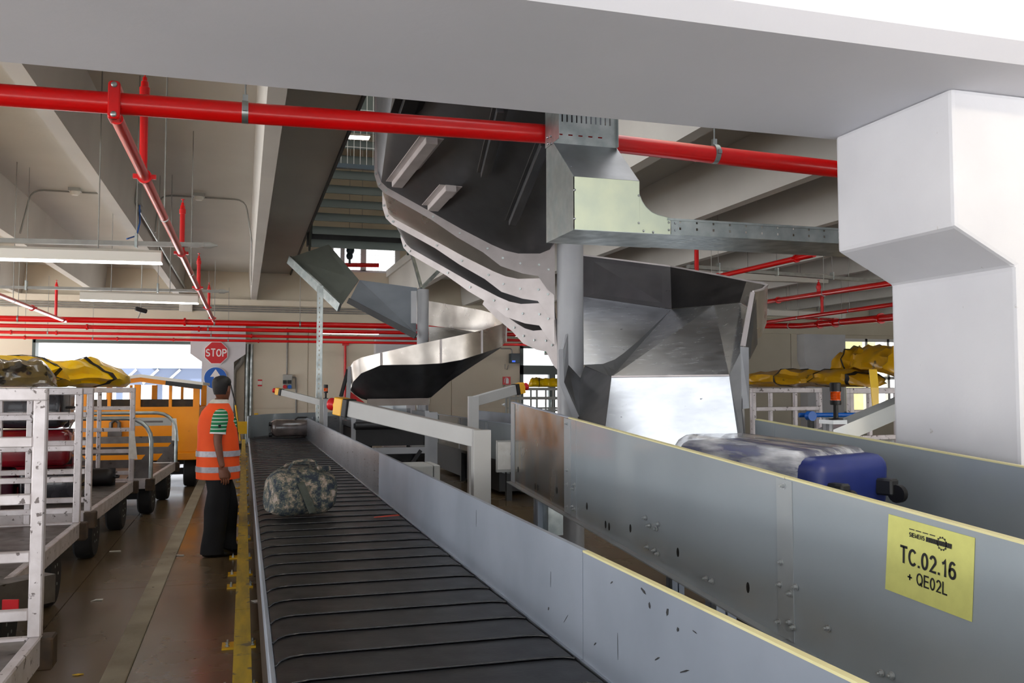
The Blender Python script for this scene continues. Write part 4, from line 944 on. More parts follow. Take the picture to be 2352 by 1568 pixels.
lamp('bright strip light on the upper landing seen through the wire fence', P(792, 311, Y=20.5), P(850, 314, Y=20.5), .12, True, .3)
t = thing('upper_pipe', 'red pipe with a dark blue valve behind the upper window railing', 'pipe', (3, 25.5, 5.06))
MB().cyl(P(790, 608, Y=25.6), P(870, 609, Y=25.6), .06, 12).build('pipe', M['red'], t, smooth=1); q = P(803, 588, Y=25.6)
MB().ball(q, .1, (1, 1, 1.1)).ball(q + V(.02, 0, .16), .12).box(q.x - .03, q.x + .03, 25.55, 25.65, q.z - .25, q.z).build('valve', M['navy'], t, smooth=1)

# ================================================================ CONVEYORS IN THE MIDDLE DISTANCE
mc = thing('belt_conveyor', 'low grey conveyor with a bright inner wall standing behind the emergency stop arms', 'conveyor', (4.1, 14, 0))
for x, m_, zt_, zb_ in ((3.62, 'panel', 1.10, .55), (4.72, 'alup', 1.13, .55)):
    MB().box(x, x + .03, 11.9, 18.5, zb_, zt_).build('side_panel', M[m_], mc); MB().box(x - .004, x + .034, 11.9, 18.5, zt_, zt_ + .012).build('edge_strip', M['alup'], mc)
for y in (13.4, 15.2, 17): MB().box(3.612, 3.62, y, y + .1, .56, 1.09).build('splice_plate', M['splice'], mc)
MB().box(3.66, 4.71, 11.9, 18.5, .78, .82).build('belt', M['rubber'], mc); MB().box(3.62, 4.72, 12.2, 18.2, .50, .55).build('drip_pan', M['black'], mc)
MB().box(3.7, 4.66, 13.0, 17.6, .06, .49).build('void_block', M['black'], mc)  # black box added for the dark void under the conveyor
for y in (12.4, 15.2, 18):
    for x in (3.67, 4.68): MB().box(x - .04, x + .04, y - .04, y + .04, 0, .52).build('leg', M['dark'], mc)
yb2 = thing('safety_barrier', 'plain yellow barrier end showing behind the inclined conveyor tail', 'barrier', P(1140, 1000, Y=19.5))
q = P(1128, 958, Y=20.0); MB().box(q.x, q.x + .9, 19.97, 20.03, q.z - .12, q.z + .04).build('rail', M['yel'], yb2)
for x in (q.x + .05, q.x + .8): MB().box(x, x + .08, 20.03, 20.1, 0, q.z).build('post', M['yel'], yb2)
fcn = thing('belt_conveyor', 'dark receiving conveyor frame under the distant spiral chute', 'conveyor', P(890, 1000, d=14.6))
cb = P(895, 985, d=14.5); cxm, cym = cb.x, cb.y
for x in (cxm - .62, cxm + .55):
    for y in (cym - .3, cym + 1.4): MB().box(x - .035, x + .035, y - .035, y + .035, 0, 1.25).build('leg', M['colgrey'], fcn)
MB().box(cxm - .62, cxm + .55, cym - .36, cym + 1.5, .98, 1.06).build('belt', M['rubber'], fcn); MB().cyl(V(cxm - .6, cym - .36, 1.02), V(cxm + .53, cym - .36, 1.02), .06, 14).build('end_roller', M['black'], fcn, smooth=1)
MB().box(cxm - .6, cxm + .53, cym - .30, cym + 1.4, .70, .96).build('drip_pan', M['black'], fcn)  # deepened to fill the frame with black
for z in (.62,): MB().box(cxm - .62, cxm + .55, cym - .34, cym - .28, z - .05, z + .05).build('cross_bar', M['colgrey'], fcn)
MB().bar(V(cxm + .45, cym - .31, .62), V(cxm + .05, cym - .31, .05), .07, .06).build('brace', M['black'], fcn)
MB().box(cxm - .58, cxm + .50, cym + .2, cym + 1.0, .0, .56).build('black_fill', M['black'], fcn)  # black block sized to fill the inside of the frame
MB().box(cxm + .58, cxm + .75, cym - .2, cym + 1.2, .0, 1.22).build('side_frame', M['colgrey'], fcn)
MB().box(cxm - .55, cxm + .5, cym + 1.3, cym + 1.36, 1.06, 1.34).build('back_plate', M['panel'], fcn)
t = thing('control_box', 'low grey control cabinet behind the carousel barrier', 'cabinet', P(960, 1080, d=10.2))
c = P(960, 1066, d=10.4)
MB().box(c.x - .30, c.x + .14, c.y - .2, c.y + .35, 0, c.z).build('body', M['boxgrey'], t, bevel=.012); MB().box(c.x + .148, c.x + .22, c.y - .2, c.y + .35, .0, c.z).build('door', M['boxgrey'], t, bevel=.006)
MB().box(c.x + .14, c.x + .15, c.y - .21, c.y - .19, c.z - .35, c.z - .25).build('latch', M['black'], t)
# beacons
def beacon(label, base, h, r):
    base = Vector(base); t = thing('signal_beacon', label, 'beacon', base)
    MB().lathe(base, [(r * 1.3, 0), (r * 1.3, .03 * h), (r * .45, .05 * h), (r * .45, .40 * h)], 16).build('stand', M['black'], t, smooth=1)
    MB().lathe(base + V(0, 0, .40 * h), [(r * .95, 0), (r, .01), (r, .12 * h)], 20).build('socket', M['black'], t, smooth=1)
    am = MB(); R = []
    for i in range(9):
        pass
    prof_ = [(r * .93, 0)] + [(r * (.93 if i % 2 else .86), .02 * h * i) for i in range(1, 12)] + [(r * .93, .24 * h)]
    am.lathe(base + V(0, 0, .52 * h), prof_, 20); am.build('amber_lens', M['amber'], t, smooth=30)
    MB().lathe(base + V(0, 0, .76 * h), [(r, 0), (r, .22 * h), (r * .8, .24 * h)], 20).build('cap', M['black'], t, smooth=1)
M['amber'] = pm('amber_plastic', 'e8590a', 'c84405', 14, .15, coat=.6, st=(8, 8, .2))
q0 = P(1920, 964, d=6.6); q1 = P(1920, 878, d=6.6); beacon('orange and black signal beacon above the inclined conveyor, in front of the yellow tarpaulin', q0, q1.z - q0.z, .040)
MB_ = thing('beacon_bracket', 'grey sloping support channel behind the far panel of the inclined conveyor', 'support', P(1950, 975, d=6.7))
MB().bar(P(1880, 1012, d=6.9), P(2110, 915, d=7.5), .16, .13).build('channel', M['panel'], MB_); qq = P(1920, 975, d=6.6); MB().cyl(V(qq.x, qq.y + .1, 0), V(qq.x, qq.y + .1, qq.z + .05), .04, 10).build('post', M['colgrey'], MB_)
MB().box(q0.x - .06, q0.x + .06, q0.y - .05, q0.y + .12, q0.z - .03, q0.z).build('mount_plate', M['panel'], MB_)
q0 = P(748, 915, d=14.0); q1 = P(748, 883, d=14.0); beacon('small orange and black signal beacon beside the steel strut', q0, q1.z - q0.z, .035)
t = thing('beacon_post', 'thin grey post under the small signal beacon', 'post', (q0.x, q0.y, 0)); MB().box(q0.x - .03, q0.x + .03, q0.y - .03, q0.y + .03, 0.01, q0.z).build('shaft', M['colgrey'], t); MB().box(q0.x - .1, q0.x + .1, q0.y - .1, q0.y + .1, 0, .012).build('foot_plate', M['colgrey'], t)
# ================================================================ BAGGAGE CARTS
def wheel(par, x, y, r=.225, w=.17, side=1):
    ty = MB().lathe(V(x - w / 2, y, r), [(r * .62, 0), (r * .9, .0), (r * .985, .02), (r, .045), (r, w - .045), (r * .985, w - .02), (r * .9, w), (r * .62, w)], 28, V(1, 0, 0)).build('wheel', M['tyre'], par, smooth=35, world=False)
    MB().lathe(V(x - w / 2 + .02, y, r), [(r * .2, 0), (r * .6, .01), (r * .63, .03), (r * .63, w - .07), (r * .6, w - .05), (r * .2, w - .04)], 20, V(1, 0, 0)).build('hub', M['cartd'], ty, smooth=35, world=False)
    h = MB()
    for k in range(6):
        a = k * math.pi / 3; h.cyl(V(x - w / 2 - .002, y + r * .36 * math.cos(a), r + r * .36 * math.sin(a)), V(x + w / 2 + .002, y + r * .36 * math.cos(a), r + r * .36 * math.sin(a)), .012, 6)
    h.build('wheel_nuts', M['galv'], ty, world=False)
def gate(par, y, W, z0, z1, posts, rails, mt, tw=.055):
    """welded end frame: top rail + outer posts, inner posts and rails are pieces of their own"""
    m = MB(); hw = W / 2
    m.box(-hw, hw, y - tw / 2, y + tw / 2, z1 - tw * 1.1, z1); m.box(-hw, -hw + tw, y - tw / 2, y + tw / 2, z0, z1 - tw); m.box(hw - tw, hw, y - tw / 2, y + tw / 2, z0, z1 - tw)
    g_ = m.build('end_gate', mt, par, world=False, bevel=.006)
    for x in posts: MB().box(x - tw * .4, x + tw * .4, y - tw * .32, y + tw * .32, z0, z1 - tw).build('bar', mt, g_, world=False, bevel=.004)
    for z in rails: MB().box(-hw + tw, hw - tw, y - tw * .45, y + tw * .45, z - tw * .42, z + tw * .42).build('rail', mt, g_, world=False, bevel=.004)
    return g_
def hoop(par, y, W, z0, z1, mt, r=.026):
    hw = W / 2; q = .28; pth = [V(-hw, y, z0), V(-hw, y, z1 - q)] + [V(-hw + q - q * math.cos(a), y, z1 - q + q * math.sin(a)) for a in (.3, .6, .9, 1.2, 1.57)] + \
        [V(hw - q + q * math.sin(a), y, z1 - q + q * math.cos(a)) for a in (.0, .35, .65, .95, 1.25)] + [V(hw, y, z1 - q), V(hw, y, z0)]
    h = MB().tube(pth, r, 10).build('end_hoop', mt, par, smooth=60, world=False)
    for z in (.68, .84): MB().box(-hw, hw, y - .012, y + .012, z - .05, z + .05).build('cross_board', M['cartd'], h, world=False)
    for s in (-1, 1): MB().prism([V(s * hw, y - .01, z0), V(s * (hw - .28), y - .01, z0), V(s * hw, y - .01, z0 + .38)], (0, .02, 0)).build('gusset', M['cartd'], h, world=False)
def cart(label, x, y, L, W, zb, ends, axles, rz=0, grp='baggage carts coupled in a row', mt=None, draw=True):
    """loc = floor point at the middle; ends: 'g' gate, 'h' hoop or None for near and far"""
    mt = mt or M['cartw']
    t = thing('baggage_cart', label, 'cart', (x, y, 0), rz, grp); hw, hl = W / 2, L / 2
    dk = MB().box(-hw + .05, hw - .05, -hl + .04, hl - .04, zb - .05, zb - .012).build('deck', M['cartd'], t, world=False)
    fr = MB().box(-hw, -hw + .05, -hl, hl, zb - .13, zb).box(hw - .05, hw, -hl, hl, zb - .13, zb).box(-hw + .05, hw - .05, -hl, -hl + .05, zb - .13, zb).box(-hw + .05, hw - .05, hl - .05, hl, zb - .13, zb)
    fr.build('frame', mt, t, world=False, bevel=.006)
    for s in (-1, 1):
        for e in (-1, 1): MB().box(s * hw - .05, s * hw + .05 - .04 * (s > 0) * 0, e * hl - .06, e * hl + .06, zb - .15, zb - .005).build('corner_bracket', M['rust'], t, world=False, bevel=.008)
    for yy in axles:
        MB().box(-hw + .1, hw - .1, yy - .04, yy + .04, .19, .27).box(-hw + .25, -hw + .35, yy - .03, yy + .03, .27, zb - .05).box(hw - .35, hw - .25, yy - .03, yy + .03, .27, zb - .05).build('axle', M['black'], t, world=False)
        for s in (-1, 1): wheel(t, s * (hw - .115), yy)
    if draw: MB().bar(V(0, -hl, zb - .2), V(0, -hl - .55, .26), .07, .06).box(-.06, .06, -hl - .62, -hl - .54, .21, .31).build('drawbar', M['rust'], t, world=False)
    post_n = int(W / .37); xs_ = [hw - .0275 - .37 * i for i in range(1, post_n + 1) if .37 * i < W - .1]
    for e, kind in zip((-1, 1), ends):
        yy = e * (hl - .03)
        if kind == 'g': gate(t, yy, W, zb, 1.62, xs_, [zb + .10 + .258 * i for i in range(4)], mt)
        if kind == 'h': hoop(t, yy, W, zb, 1.24, M['galv'])
    return t
ZD = .5
a = P(96, 1460, Z=ZD); xa = a.x
CA = cart('zinc baggage cart nearest the camera at the left edge, its end gate up close', xa - .75, a.y + .03 - 1.5, 3.0, 1.5, ZD, (None, 'g'), (-.8, .75), draw=False)
a = P(184, 1199, Z=ZD); yB1 = a.y + .03
CB = cart('second baggage cart, between the close end gate and the cart piled with luggage', a.x - .75, yB1 - 1.45, 2.9, 1.5, ZD, (None, 'g'), (-.75, .62))
a = P(209, 1172, Z=ZD); yC0 = a.y - .03; b = P(307, 1104, Z=ZD); yC1 = b.y + .03
rzC = -math.atan2(b.x - a.x, yC1 - yC0)
CC = cart('third baggage cart, holding red and black luggage between two end gates', (a.x + b.x) / 2 - .75 * math.cos(rzC), (yC0 + yC1) / 2 - .75 * math.sin(rzC), yC1 - yC0, 1.5, ZD, ('g', 'g'), (-.9, .85), rzC)
a = P(345, 1098, Z=ZD); b = P(404, 1060, Z=ZD); rzD = -math.atan2(b.x - a.x, b.y - a.y)
CD = cart('flat baggage cart with rounded tube hoops, coupled behind the orange tug', (a.x + b.x) / 2 - .75 * math.cos(rzD), (a.y + b.y) / 2 - .75 * math.sin(rzD), (b.y - a.y), 1.5, ZD, ('h', 'h'), (-.75, .75), rzD)
# red and white reflector on the nearest cart's coupling, drawbar box
q = P(20, 1400, d=4.7)
cbx = MB().bar(q + V(-.35, .1, 0), q + V(.08, .55, 0), .14, .16).build('coupling_box', M['cartd'], CB); MB().bar(q + V(-.03, .0, 0), q + V(.05, -.02, 0), .01, .11).build('reflector', M['signred'], cbx)
for (px, py, d) in ((403, 985, None), (306, 1020, None)):
    ow = CD if px > 350 else CC
    p0 = P(px, py, Y=(P(404, 1060, Z=ZD).y - .05) if px > 350 else yC1 - .08)
    MB().prism([p0 + V(-.05, 0, -.17), p0 + V(.05, 0, -.18), p0 + V(.01, 0, .16), p0 + V(-.05, 0, .16)], (0, .006, 0)).build('paper_tag', M['paper'], ow)
# luggage on the third cart -----------------------------------------------------------
def case(name, label, c, size, mt, rz=0, grp=None, tilt=0, wheels=True, cat='suitcase', r=.07, handle=True):
    """c = centre of the underside"""
    t = thing(name, label, cat, c, rz, grp); R = Matrix.Rotation(tilt, 3, 'Y')
    cc = V(0, 0, size[2] / 2)
    body = MB().rbox(cc, size, r, R).wobble(.012, 4, c[1]).build('shell', mt, t, smooth=50, world=False)
    MB().rbox(cc, (size[0] * 1.004, .02, size[2] * 1.004), .02, R, 3).build('seam', M['black'], body, smooth=50, world=False)
    if handle:
        hx = size[0] / 2
        MB().tube([cc + R @ V(hx - .01, -.1, 0), cc + R @ V(hx + .035, -.08, 0), cc + R @ V(hx + .035, .08, 0), cc + R @ V(hx - .01, .1, 0)], .012, 8).build('handle', M['black'], t, smooth=60, world=False)
    if wheels:
        for s in (-1, 1): MB().cyl(cc + R @ V(-size[0] / 2 - .02, s * size[1] * .36 - .012, -size[2] * .3), cc + R @ V(-size[0] / 2 - .02, s * size[1] * .36 + .012, -size[2] * .3), .03, 12).build('wheel', M['black'], t, smooth=40, world=False)
    return t
M['redwrap'] = pm('dark_red_wrapped', '8e1222', '6a0c1a', 4, .22, coat=.5)
M['blackwrap'] = pm('black_wrapped_film', '1a1a22', '26262e', 5, .25, coat=.4)
M['plum'] = pm('plum_fabric', '5a1838', '43122a', 7, .5)
M['redbag'] = pm('bright_red_fabric', 'c01c18', 'a01512', 6, .4)
xc = CC.location.x; yc = CC.location.y; grp = None
case('suitcase', 'large dark red wrapped suitcase on the third cart, below the black one', (xc - .10, yc - .35, ZD + .345), (.95, .55, .36), M['redwrap'], .06)
case('suitcase', 'black film wrapped suitcase on top of the luggage pile in the third cart', (xc - .12, yc - .30, ZD + .72), (.92, .6, .40), M['blackwrap'], -.05)
case('suitcase', 'plum suitcase at the bottom of the pile, left in the third cart', (xc - .40, yc - .45, ZD - .012), (.58, .5, .34), M['plum'], .1)
case('suitcase', 'black suitcase lying at the bottom right of the pile in the third cart', (xc + .24, yc - .40, ZD - .012), (.56, .55, .33), M['blackwrap'], -.04)
case('suitcase', 'dark red suitcase standing at the back of the third cart', (xc - .15, yc + .45, ZD - .012), (.9, .5, .62), M['redwrap'], .0)
case('duffel_bag', 'small bright red bag low at the near gate of the third cart', (xc - .35, yc - .92, ZD - .012), (.34, .28, .26), M['redbag'], .3, cat='bag', r=.12, wheels=False)
case('duffel_bag', 'black bag on the deck at the far gate of the third cart', (xc + .32, yc + .98, ZD - .012), (.6, .25, .2), M['black'], .1, cat='bag', r=.09, wheels=False)
# tarpaulins -----------------------------------------------------------------------
def tarp(label, pts, rad, mt, seed, straps=(), flat=.62, amp=.05, under=None):
    """rolled, creased sheet along a path; straps = fractions along it"""
    pts = [Vector(p) for p in pts]; m = MB(); N_ = 26; K = 22; rings = []
    L_ = len(pts) - 1
    for i in range(N_ + 1):
        f = i / N_ * L_; k = min(int(f), L_ - 1); u = f - k; c = pts[k] * (1 - u) + pts[k + 1] * u
        d = pts[k + 1] - pts[k]; d.z = 0; d.normalize(); s = V(-d.y, d.x, 0)
        rr = rad * (1 + .25 * noise.noise(V(i * .35, seed, 0))) * (.35 if i in (0, N_) else .8 if i in (1, N_ - 1) else 1)
        ring = []
        for j in range(K):
            a = 2 * math.pi * j / K; x, z = math.cos(a), math.sin(a)
            fold = 1 + .16 * noise.noise(V(j * .8, i * .22, seed)) + .07 * math.sin(j * 3 + i * .6 + seed)
            zz = z * flat * rr * fold * (1.0 if z > 0 else .45)
            ring.append(c + s * (x * rr * fold * 1.25) + V(0, 0, zz + .45 * flat * rr))
        rings.append(ring)
    m.loft(rings); m.wobble(amp, 3.2, seed); m.wobble(amp * .35, 11, seed + 3)
    zmin = min(p.z for p in m.v); z0 = min(p.z for p in pts)
    for p in m.v: p.z = max(p.z, z0 + .002)
    t = thing('folded_tarpaulin', label, 'tarpaulin', (pts[0] + pts[-1]) / 2)
    body = m.build('sheet', mt, t, smooth=38)
    for f in straps:
        i = int(f * N_); sm = MB(); rg = m.v[i * K:(i + 1) * K]; rg2 = m.v[(i + 1) * K:(i + 2) * K]; cen = sum(rg, Vector()) / K
        A_ = [cen + (p - cen) * 1.03 + V(0, 0, .004) for p in rg]; B_ = [p + (q - p) * .45 + ((p - cen) * .03) + V(0, 0, .004) for p, q in zip(rg, rg2)]
        sm.strip(A_ + A_[:1], B_ + B_[:1], .006); sm.build('strap', M['strap'], t, smooth=50)
    return t
zg = 1.622
tarp('yellow folded tarpaulin with black straps lying across the cart gates, behind the brown film', [V(xc - .72, yC0 - .05, zg), V(xc - .25, yC0 + .25, zg), V(xc + .2, yc - .1, zg), V(xc + .62, yC1 - .45, zg)], .27, M['tarp'], 2.0, (.22, .5, .78), flat=.72)
tarp('brown translucent film and black strap bundle on the gate of the second cart', [V(CB.location.x - .75, yB1 - .75, zg), V(CB.location.x - .1, yB1 - .25, zg), V(CB.location.x + .52, yB1 - .03, zg)], .22, M['pvc'], 5.0, (.2, .42, .66), flat=.75)
# ================================================================ ORANGE TUG
tx, ty = (P(205, 1000, d=14.9).x + P(460, 1000, d=14.9).x) / 2, 15.9
wT = P(460, 1000, d=14.9).x - P(205, 1000, d=14.9).x
tug = thing('baggage_tug', 'orange baggage tug with a windowed cab standing in front of the loading door', 'vehicle', (tx, ty, 0))
hw = wT / 2; L0 = -.55; L1 = 2.3
zr = P(355, 865, d=15.0).z; ze = P(455, 882, d=15.0).z; zs = P(380, 932, d=15.0).z; zb_ = P(440, 1050, d=14.9).z
m = MB()
ys0 = L0
m.box(-hw, hw, L0, L0 + .04, zb_ + .12, zs - .03).box(-hw, -hw + .04, L0 + .04, L1, zb_ + .12, zs - .03).box(hw - .04, hw, L0 + .04, L1, zb_ + .12, zs - .03).box(-hw, hw, L1, L1 + .04, zb_ + .12, zs - .03)
m.build('body', M['orange'], tug, world=False, bevel=.012)
MB().box(-hw - .02, hw + .02, L0 - .02, L1 + .05, zb_, zb_ + .12).build('bumper', M['orange'], tug, world=False, bevel=.01)
MB().box(-hw + .05, hw - .05, L0 + .05, L1, zb_ + .05, zb_ + .15).build('chassis', M['black'], tug, world=False)
zt_ = ze - .06
for x in (-hw + .05, -.05, hw - .05, -hw * .52, hw * .5):
    wd = .05 if abs(abs(x) - hw * .51) > .06 else .025
    for y in (L0 + .02, L1): MB().box(x - wd, x + wd, y - .02, y + .02, zs - .03, zt_ + .05).build('cab_pillar', M['orange'], tug, world=False, bevel=.006)
MB().box(-hw, hw, L0 - .005, L0 + .045, zs - .04, zs).build('window_sill', M['orange'], tug, world=False)
MB().box(-hw + .05, hw - .05, .3, .9, zs - .4, zs + .02).build('seat', M['black'], tug, world=False, bevel=.03)
MB().box(-hw + .03, hw - .03, L0 + .06, L0 + .08, zs, zs + .12).build('inner_ledge', M['rust'], tug, world=False)
for x0_, x1_ in ((-hw + .1, -.05), (.05, hw - .1)): MB().box(x0_, x1_, L0 + .005, L0 + .012, zs, zt_).build('pane', M['glass'], tug, world=False)
rp = [V(-hw - .05, L0 - .08, ze - .02), V(0, L0 - .08, zr - .02), V(hw + .05, L0 - .08, ze - .02), V(hw + .05, L0 - .08, ze + .03), V(0, L0 - .08, zr + .03), V(-hw - .05, L0 - .08, ze + .03)]
MB().prism(rp, (0, L1 - L0 + .2, 0)).build('roof', M['lampoff'], tug, world=False)
MB().prism([V(-hw, L0 - .02, ze - .09), V(-hw * .4, L0 - .02, ze + (zr - ze) * .6 - .09), V(0, L0 - .02, zr - .09), V(hw * .4, L0 - .02, ze + (zr - ze) * .6 - .09), V(hw, L0 - .02, ze - .09), V(hw, L0 - .02, ze - .02), V(0, L0 - .02, zr - .02), V(-hw, L0 - .02, ze - .02)], (0, .05, 0)).build('roof_beam', M['orange'], tug, world=False)
for s in (-1, 1):
    MB().bar(V(s * (hw + .04), L0 - .06, ze - .05), V(s * hw * .42, L0 - .06, ze - .05 + (zr - ze) * .55), .04, .07).build('roof_seal', M['dark'], tug, world=False)
MB().box(-.12, .12 + .35, L0 - .006, L0, zs - .30, zs - .17).build('number_plate', M['boxgrey'], tug, world=False)
MB().box(.0, .34, L0 - .008, L0 - .006, zs - .25, zs - .22).build('plate_print', M['cartd'], tug, world=False)
MB().tube([V(-.42, L0 - .05, zs - .40), V(-.42, L0 - .05, zs - .25), V(-.36, L0 - .05, zs - .20), V(-.30, L0 - .05, zs - .25), V(-.30, L0 - .05, zs - .40)], .03, 8).box(-.46, -.26, L0 - .09, L0, zs - .46, zs - .36).build('tow_hook', M['cartd'], tug, world=False, smooth=50)
for yy in (-.15, 1.9):
    MB().box(-hw + .1, hw - .1, yy - .05, yy + .05, .2, .3).build('axle', M['black'], tug, world=False)
    for s in (-1, 1): wheel(tug, s * (hw - .14), yy, .25, .2)

# ================================================================ RIGHT-HAND CARTS
q0 = P(1955, 960, d=8.9); q1 = P(1722, 930, d=10.3)
ax_ = (q1 - q0); ax_.z = 0; LR = ax_.length; rzR = math.atan2(ax_.y, ax_.x) - math.pi / 2
cR = thing('baggage_cart', 'white framed baggage cart under a yellow tarpaulin between the near chute and the big column', 'cart', (0, 0, 0))
cR_loc = q0 + ax_ * .5; cR_loc.z = 0
bpy.data.objects.remove(cR)
nd = V(-ax_.y, ax_.x, 0).normalized()
if nd.dot(V(1, 0, 0)) < 0: nd = -nd
cen = cR_loc + nd * .52
CR = cart('white framed baggage cart under a yellow tarpaulin between the near chute and the big column', cen.x, cen.y, LR, 1.05, .5, ('g', 'g'), (-.8, .8), rzR, None, draw=False)
ztp = 1.625
tp = [q0 + nd * .30, q0 + ax_ * .35 + nd * .28, q0 + ax_ * .7 + nd * .2, q1 + nd * .12 + ax_ * .02]
tarp('large yellow tarpaulin folded along the white framed cart near the big column', [V(p.x, p.y, ztp) for p in tp], .27, M['tarpd'], 9.0, (.06, .34, .62), flat=.46, amp=.03)
tp2 = [q0 - ax_ * .22 + nd * .5, q0 + ax_ * .18 + nd * .55, q0 + ax_ * .42 + nd * .5]
pk = tarp('crumpled peak of yellow tarpaulin heaped on the cart beside the big column', [V(p.x, p.y, ztp + .08 + (.10 if i == 1 else 0)) for i, p in enumerate(tp2)], .21, M['tarpd'], 13.0, (.7,), flat=.9, amp=.06)
st_ = q0 + nd * .06 - ax_ * .12
t = thing('hanging_strap', 'yellow strap hanging from the tarpaulin beside the big column', 'strap', (st_.x, st_.y, 1.4))
MB().strip([V(st_.x, st_.y, 1.8), V(st_.x, st_.y - .02, 1.62), V(st_.x + .01, st_.y - .03, 1.38)], [V(st_.x + .09, st_.y, 1.8), V(st_.x + .09, st_.y - .02, 1.62), V(st_.x + .08, st_.y - .03, 1.38)], .008).build('webbing', M['tarp'], t)
# blue tow bar and suitcase clutter behind the far panel
t = thing('tow_bar', 'blue tow bar lying behind the inclined conveyor by the signal beacon', 'tow bar', P(1900, 958, d=8.2))
MB().cyl(P(1835, 953, d=8.3), P(2060, 952, d=8.3), .022, 10).build('bar', M['signblue2'] if 'signblue2' in M else M['signblue'], t, smooth=1); q = P(1862, 955, d=8.2); MB().cyl(q - V(0, .03, 0), q + V(0, .03, 0), .045, 18).build('disc', M['signblue'], t, smooth=1)
MB().cyl(V(q.x, q.y, 0), V(q.x, q.y, q.z), .03, 8).build('stand', M['dark'], t)
for px, lab in ((1738, 'paper sheet hung on the far gate, left one'), (1812, 'paper sheet hung on the far gate, right one')):
    pass
# cart by the glass door
g0 = P(1185, 930, d=20.0); g1 = P(1282, 930, d=20.3)
CG = cart('dark baggage cart with a yellow roll on top in front of the glass door', (g0.x + g1.x) / 2 + .25, (g0.y + g1.y) / 2 + .8, 2.2, 1.4, .5, ('g', 'g'), (-.7, .7), -.25, None, M['boxgrey'], False)
tarp('thin yellow tarpaulin roll on the cart in front of the glass door', [V(P(1215, 880, d=19.9).x, P(1215, 880, d=19.9).y, 1.63), V(P(1300, 880, d=19.9).x, P(1300, 880, d=19.9).y + .05, 1.63)], .17, M['tarp'], 21.0, (.3,), flat=.8, amp=.03)

# ================================================================ LUGGAGE ON THE BELTS
def camo():
    m = bpy.data.materials.new('digital_camouflage'); m.use_nodes = True; nt = m.node_tree; N = nt.nodes; L = nt.links; b = N['Principled BSDF']; b.inputs['Roughness'].default_value = .85
    tc = N.new('ShaderNodeTexCoord'); sn = N.new('ShaderNodeVectorMath'); sn.operation = 'SNAP'; sn.inputs[1].default_value = (.0075,) * 3; L.new(tc.outputs['Object'], sn.inputs[0])
    n = N.new('ShaderNodeTexNoise'); n.inputs['Scale'].default_value = 17; n.inputs['Detail'].default_value = 6; n.inputs['Roughness'].default_value = .72; L.new(sn.outputs[0], n.inputs['Vector'])
    r = N.new('ShaderNodeValToRGB'); r.color_ramp.interpolation = 'CONSTANT'; r.color_ramp.elements[0].color = lin('2c3440'); r.color_ramp.elements[0].position = 0
    e = r.color_ramp.elements[1]; e.position = .44; e.color = lin('47504f')
    for p, c in ((.50, '6d6a5e'), (.56, '97897c'), (.63, 'b3a59c')): q = r.color_ramp.elements.new(p); q.color = lin(c)
    L.new(n.outputs[0], r.inputs[0]); L.new(r.outputs[0], b.inputs['Base Color'])
    n2 = N.new('ShaderNodeTexNoise'); n2.inputs['Scale'].default_value = 60; L.new(tc.outputs['Object'], n2.inputs['Vector']); bp = N.new('ShaderNodeBump'); bp.inputs['Strength'].default_value = .3; bp.inputs['Distance'].default_value = .004
    L.new(n2.outputs[0], bp.inputs['Height']); L.new(bp.outputs[0], b.inputs['Normal']); return m
M['camo'] = camo(); M['camostrap'] = pm('olive_webbing', '4c524c', '42473f', 30, .8)
zbelt = ZB + .010
BS = .86
c = P(693, 1188, Z=zbelt); bag = thing('duffel_bag', 'grey digital camouflage duffel bag on the carousel in the foreground', 'bag', (c.x, c.y + .16, zbelt), .32)
m = MB(); rings = []; NB = 14; K = 28
for i in range(NB + 1):
    u = i / NB; x = (u - .5) * .50
    e = 1 - abs(2 * u - 1) ** 6 * .22
    ring = []
    for j in range(K):
        a = 2 * math.pi * j / K; ca_, sa_ = math.cos(a), math.sin(a); p_ = 3.2
        rr = (abs(ca_) ** p_ + abs(sa_) ** p_) ** (-1 / p_)
        y = rr * ca_ * .165 * e * (1 + .06 * math.sin(u * 9)); z = rr * sa_ * .175 * e
        if sa_ > 0: z *= 1 + .10 * math.sin(u * math.pi) - .16 * (u > .62) * (1 - abs(u - .8) * 4) * (abs(u - .8) < .25)
        ring.append(V(x, y, z + .175))
    rings.append(ring)
m.loft(rings); m.wobble(.016, 7, 3.1); m.wobble(.006, 22, 1)
for p in m.v: p.z = max(p.z, .0)
m.build('body', M['camo'], bag, smooth=50, world=False)
MB().strip([V(-.10 + .10 * t, -.178 - .006 * math.sin(t * 3.1), .26 - .235 * t) for t in (0, .25, .5, .75, 1)], [V(-.045 + .10 * t, -.180 - .006 * math.sin(t * 3.1), .275 - .235 * t) for t in (0, .25, .5, .75, 1)], .007).build('side_strap', M['camostrap'], bag, world=False, smooth=50)
for s, hh in ((-.07, .06), (.07, .03)):
    MB().tube([V(-.14, s, .345), V(-.09, s, .36 + hh), V(0, s, .37 + hh), V(.09, s, .36 + hh), V(.13, s, .335)], .011, 8).build('carry_handle', M['camo'], bag, world=False, smooth=60)
MB().tube([V(-.245, 0, .10), V(-.215, 0, .28), V(-.16, 0, .345), V(0, 0, .372), V(.15, 0, .338), V(.22, 0, .26), V(.25, 0, .1)], .007, 6).build('zip', M['camostrap'], bag, world=False, smooth=60)
MB().rbox(V(.19, .02, .345), (.13, .05, .05), .02).wobble(.01, 12, 2).build('end_flap', M['camo'], bag, world=False, smooth=50)
MB().prism([V(-.22, .02, .33), V(-.12, .05, .372), V(-.12, .09, .368), V(-.22, .07, .32)], (0, 0, .008)).build('top_strap', M['camostrap'], bag, world=False)
bag.scale = (BS, BS, BS)
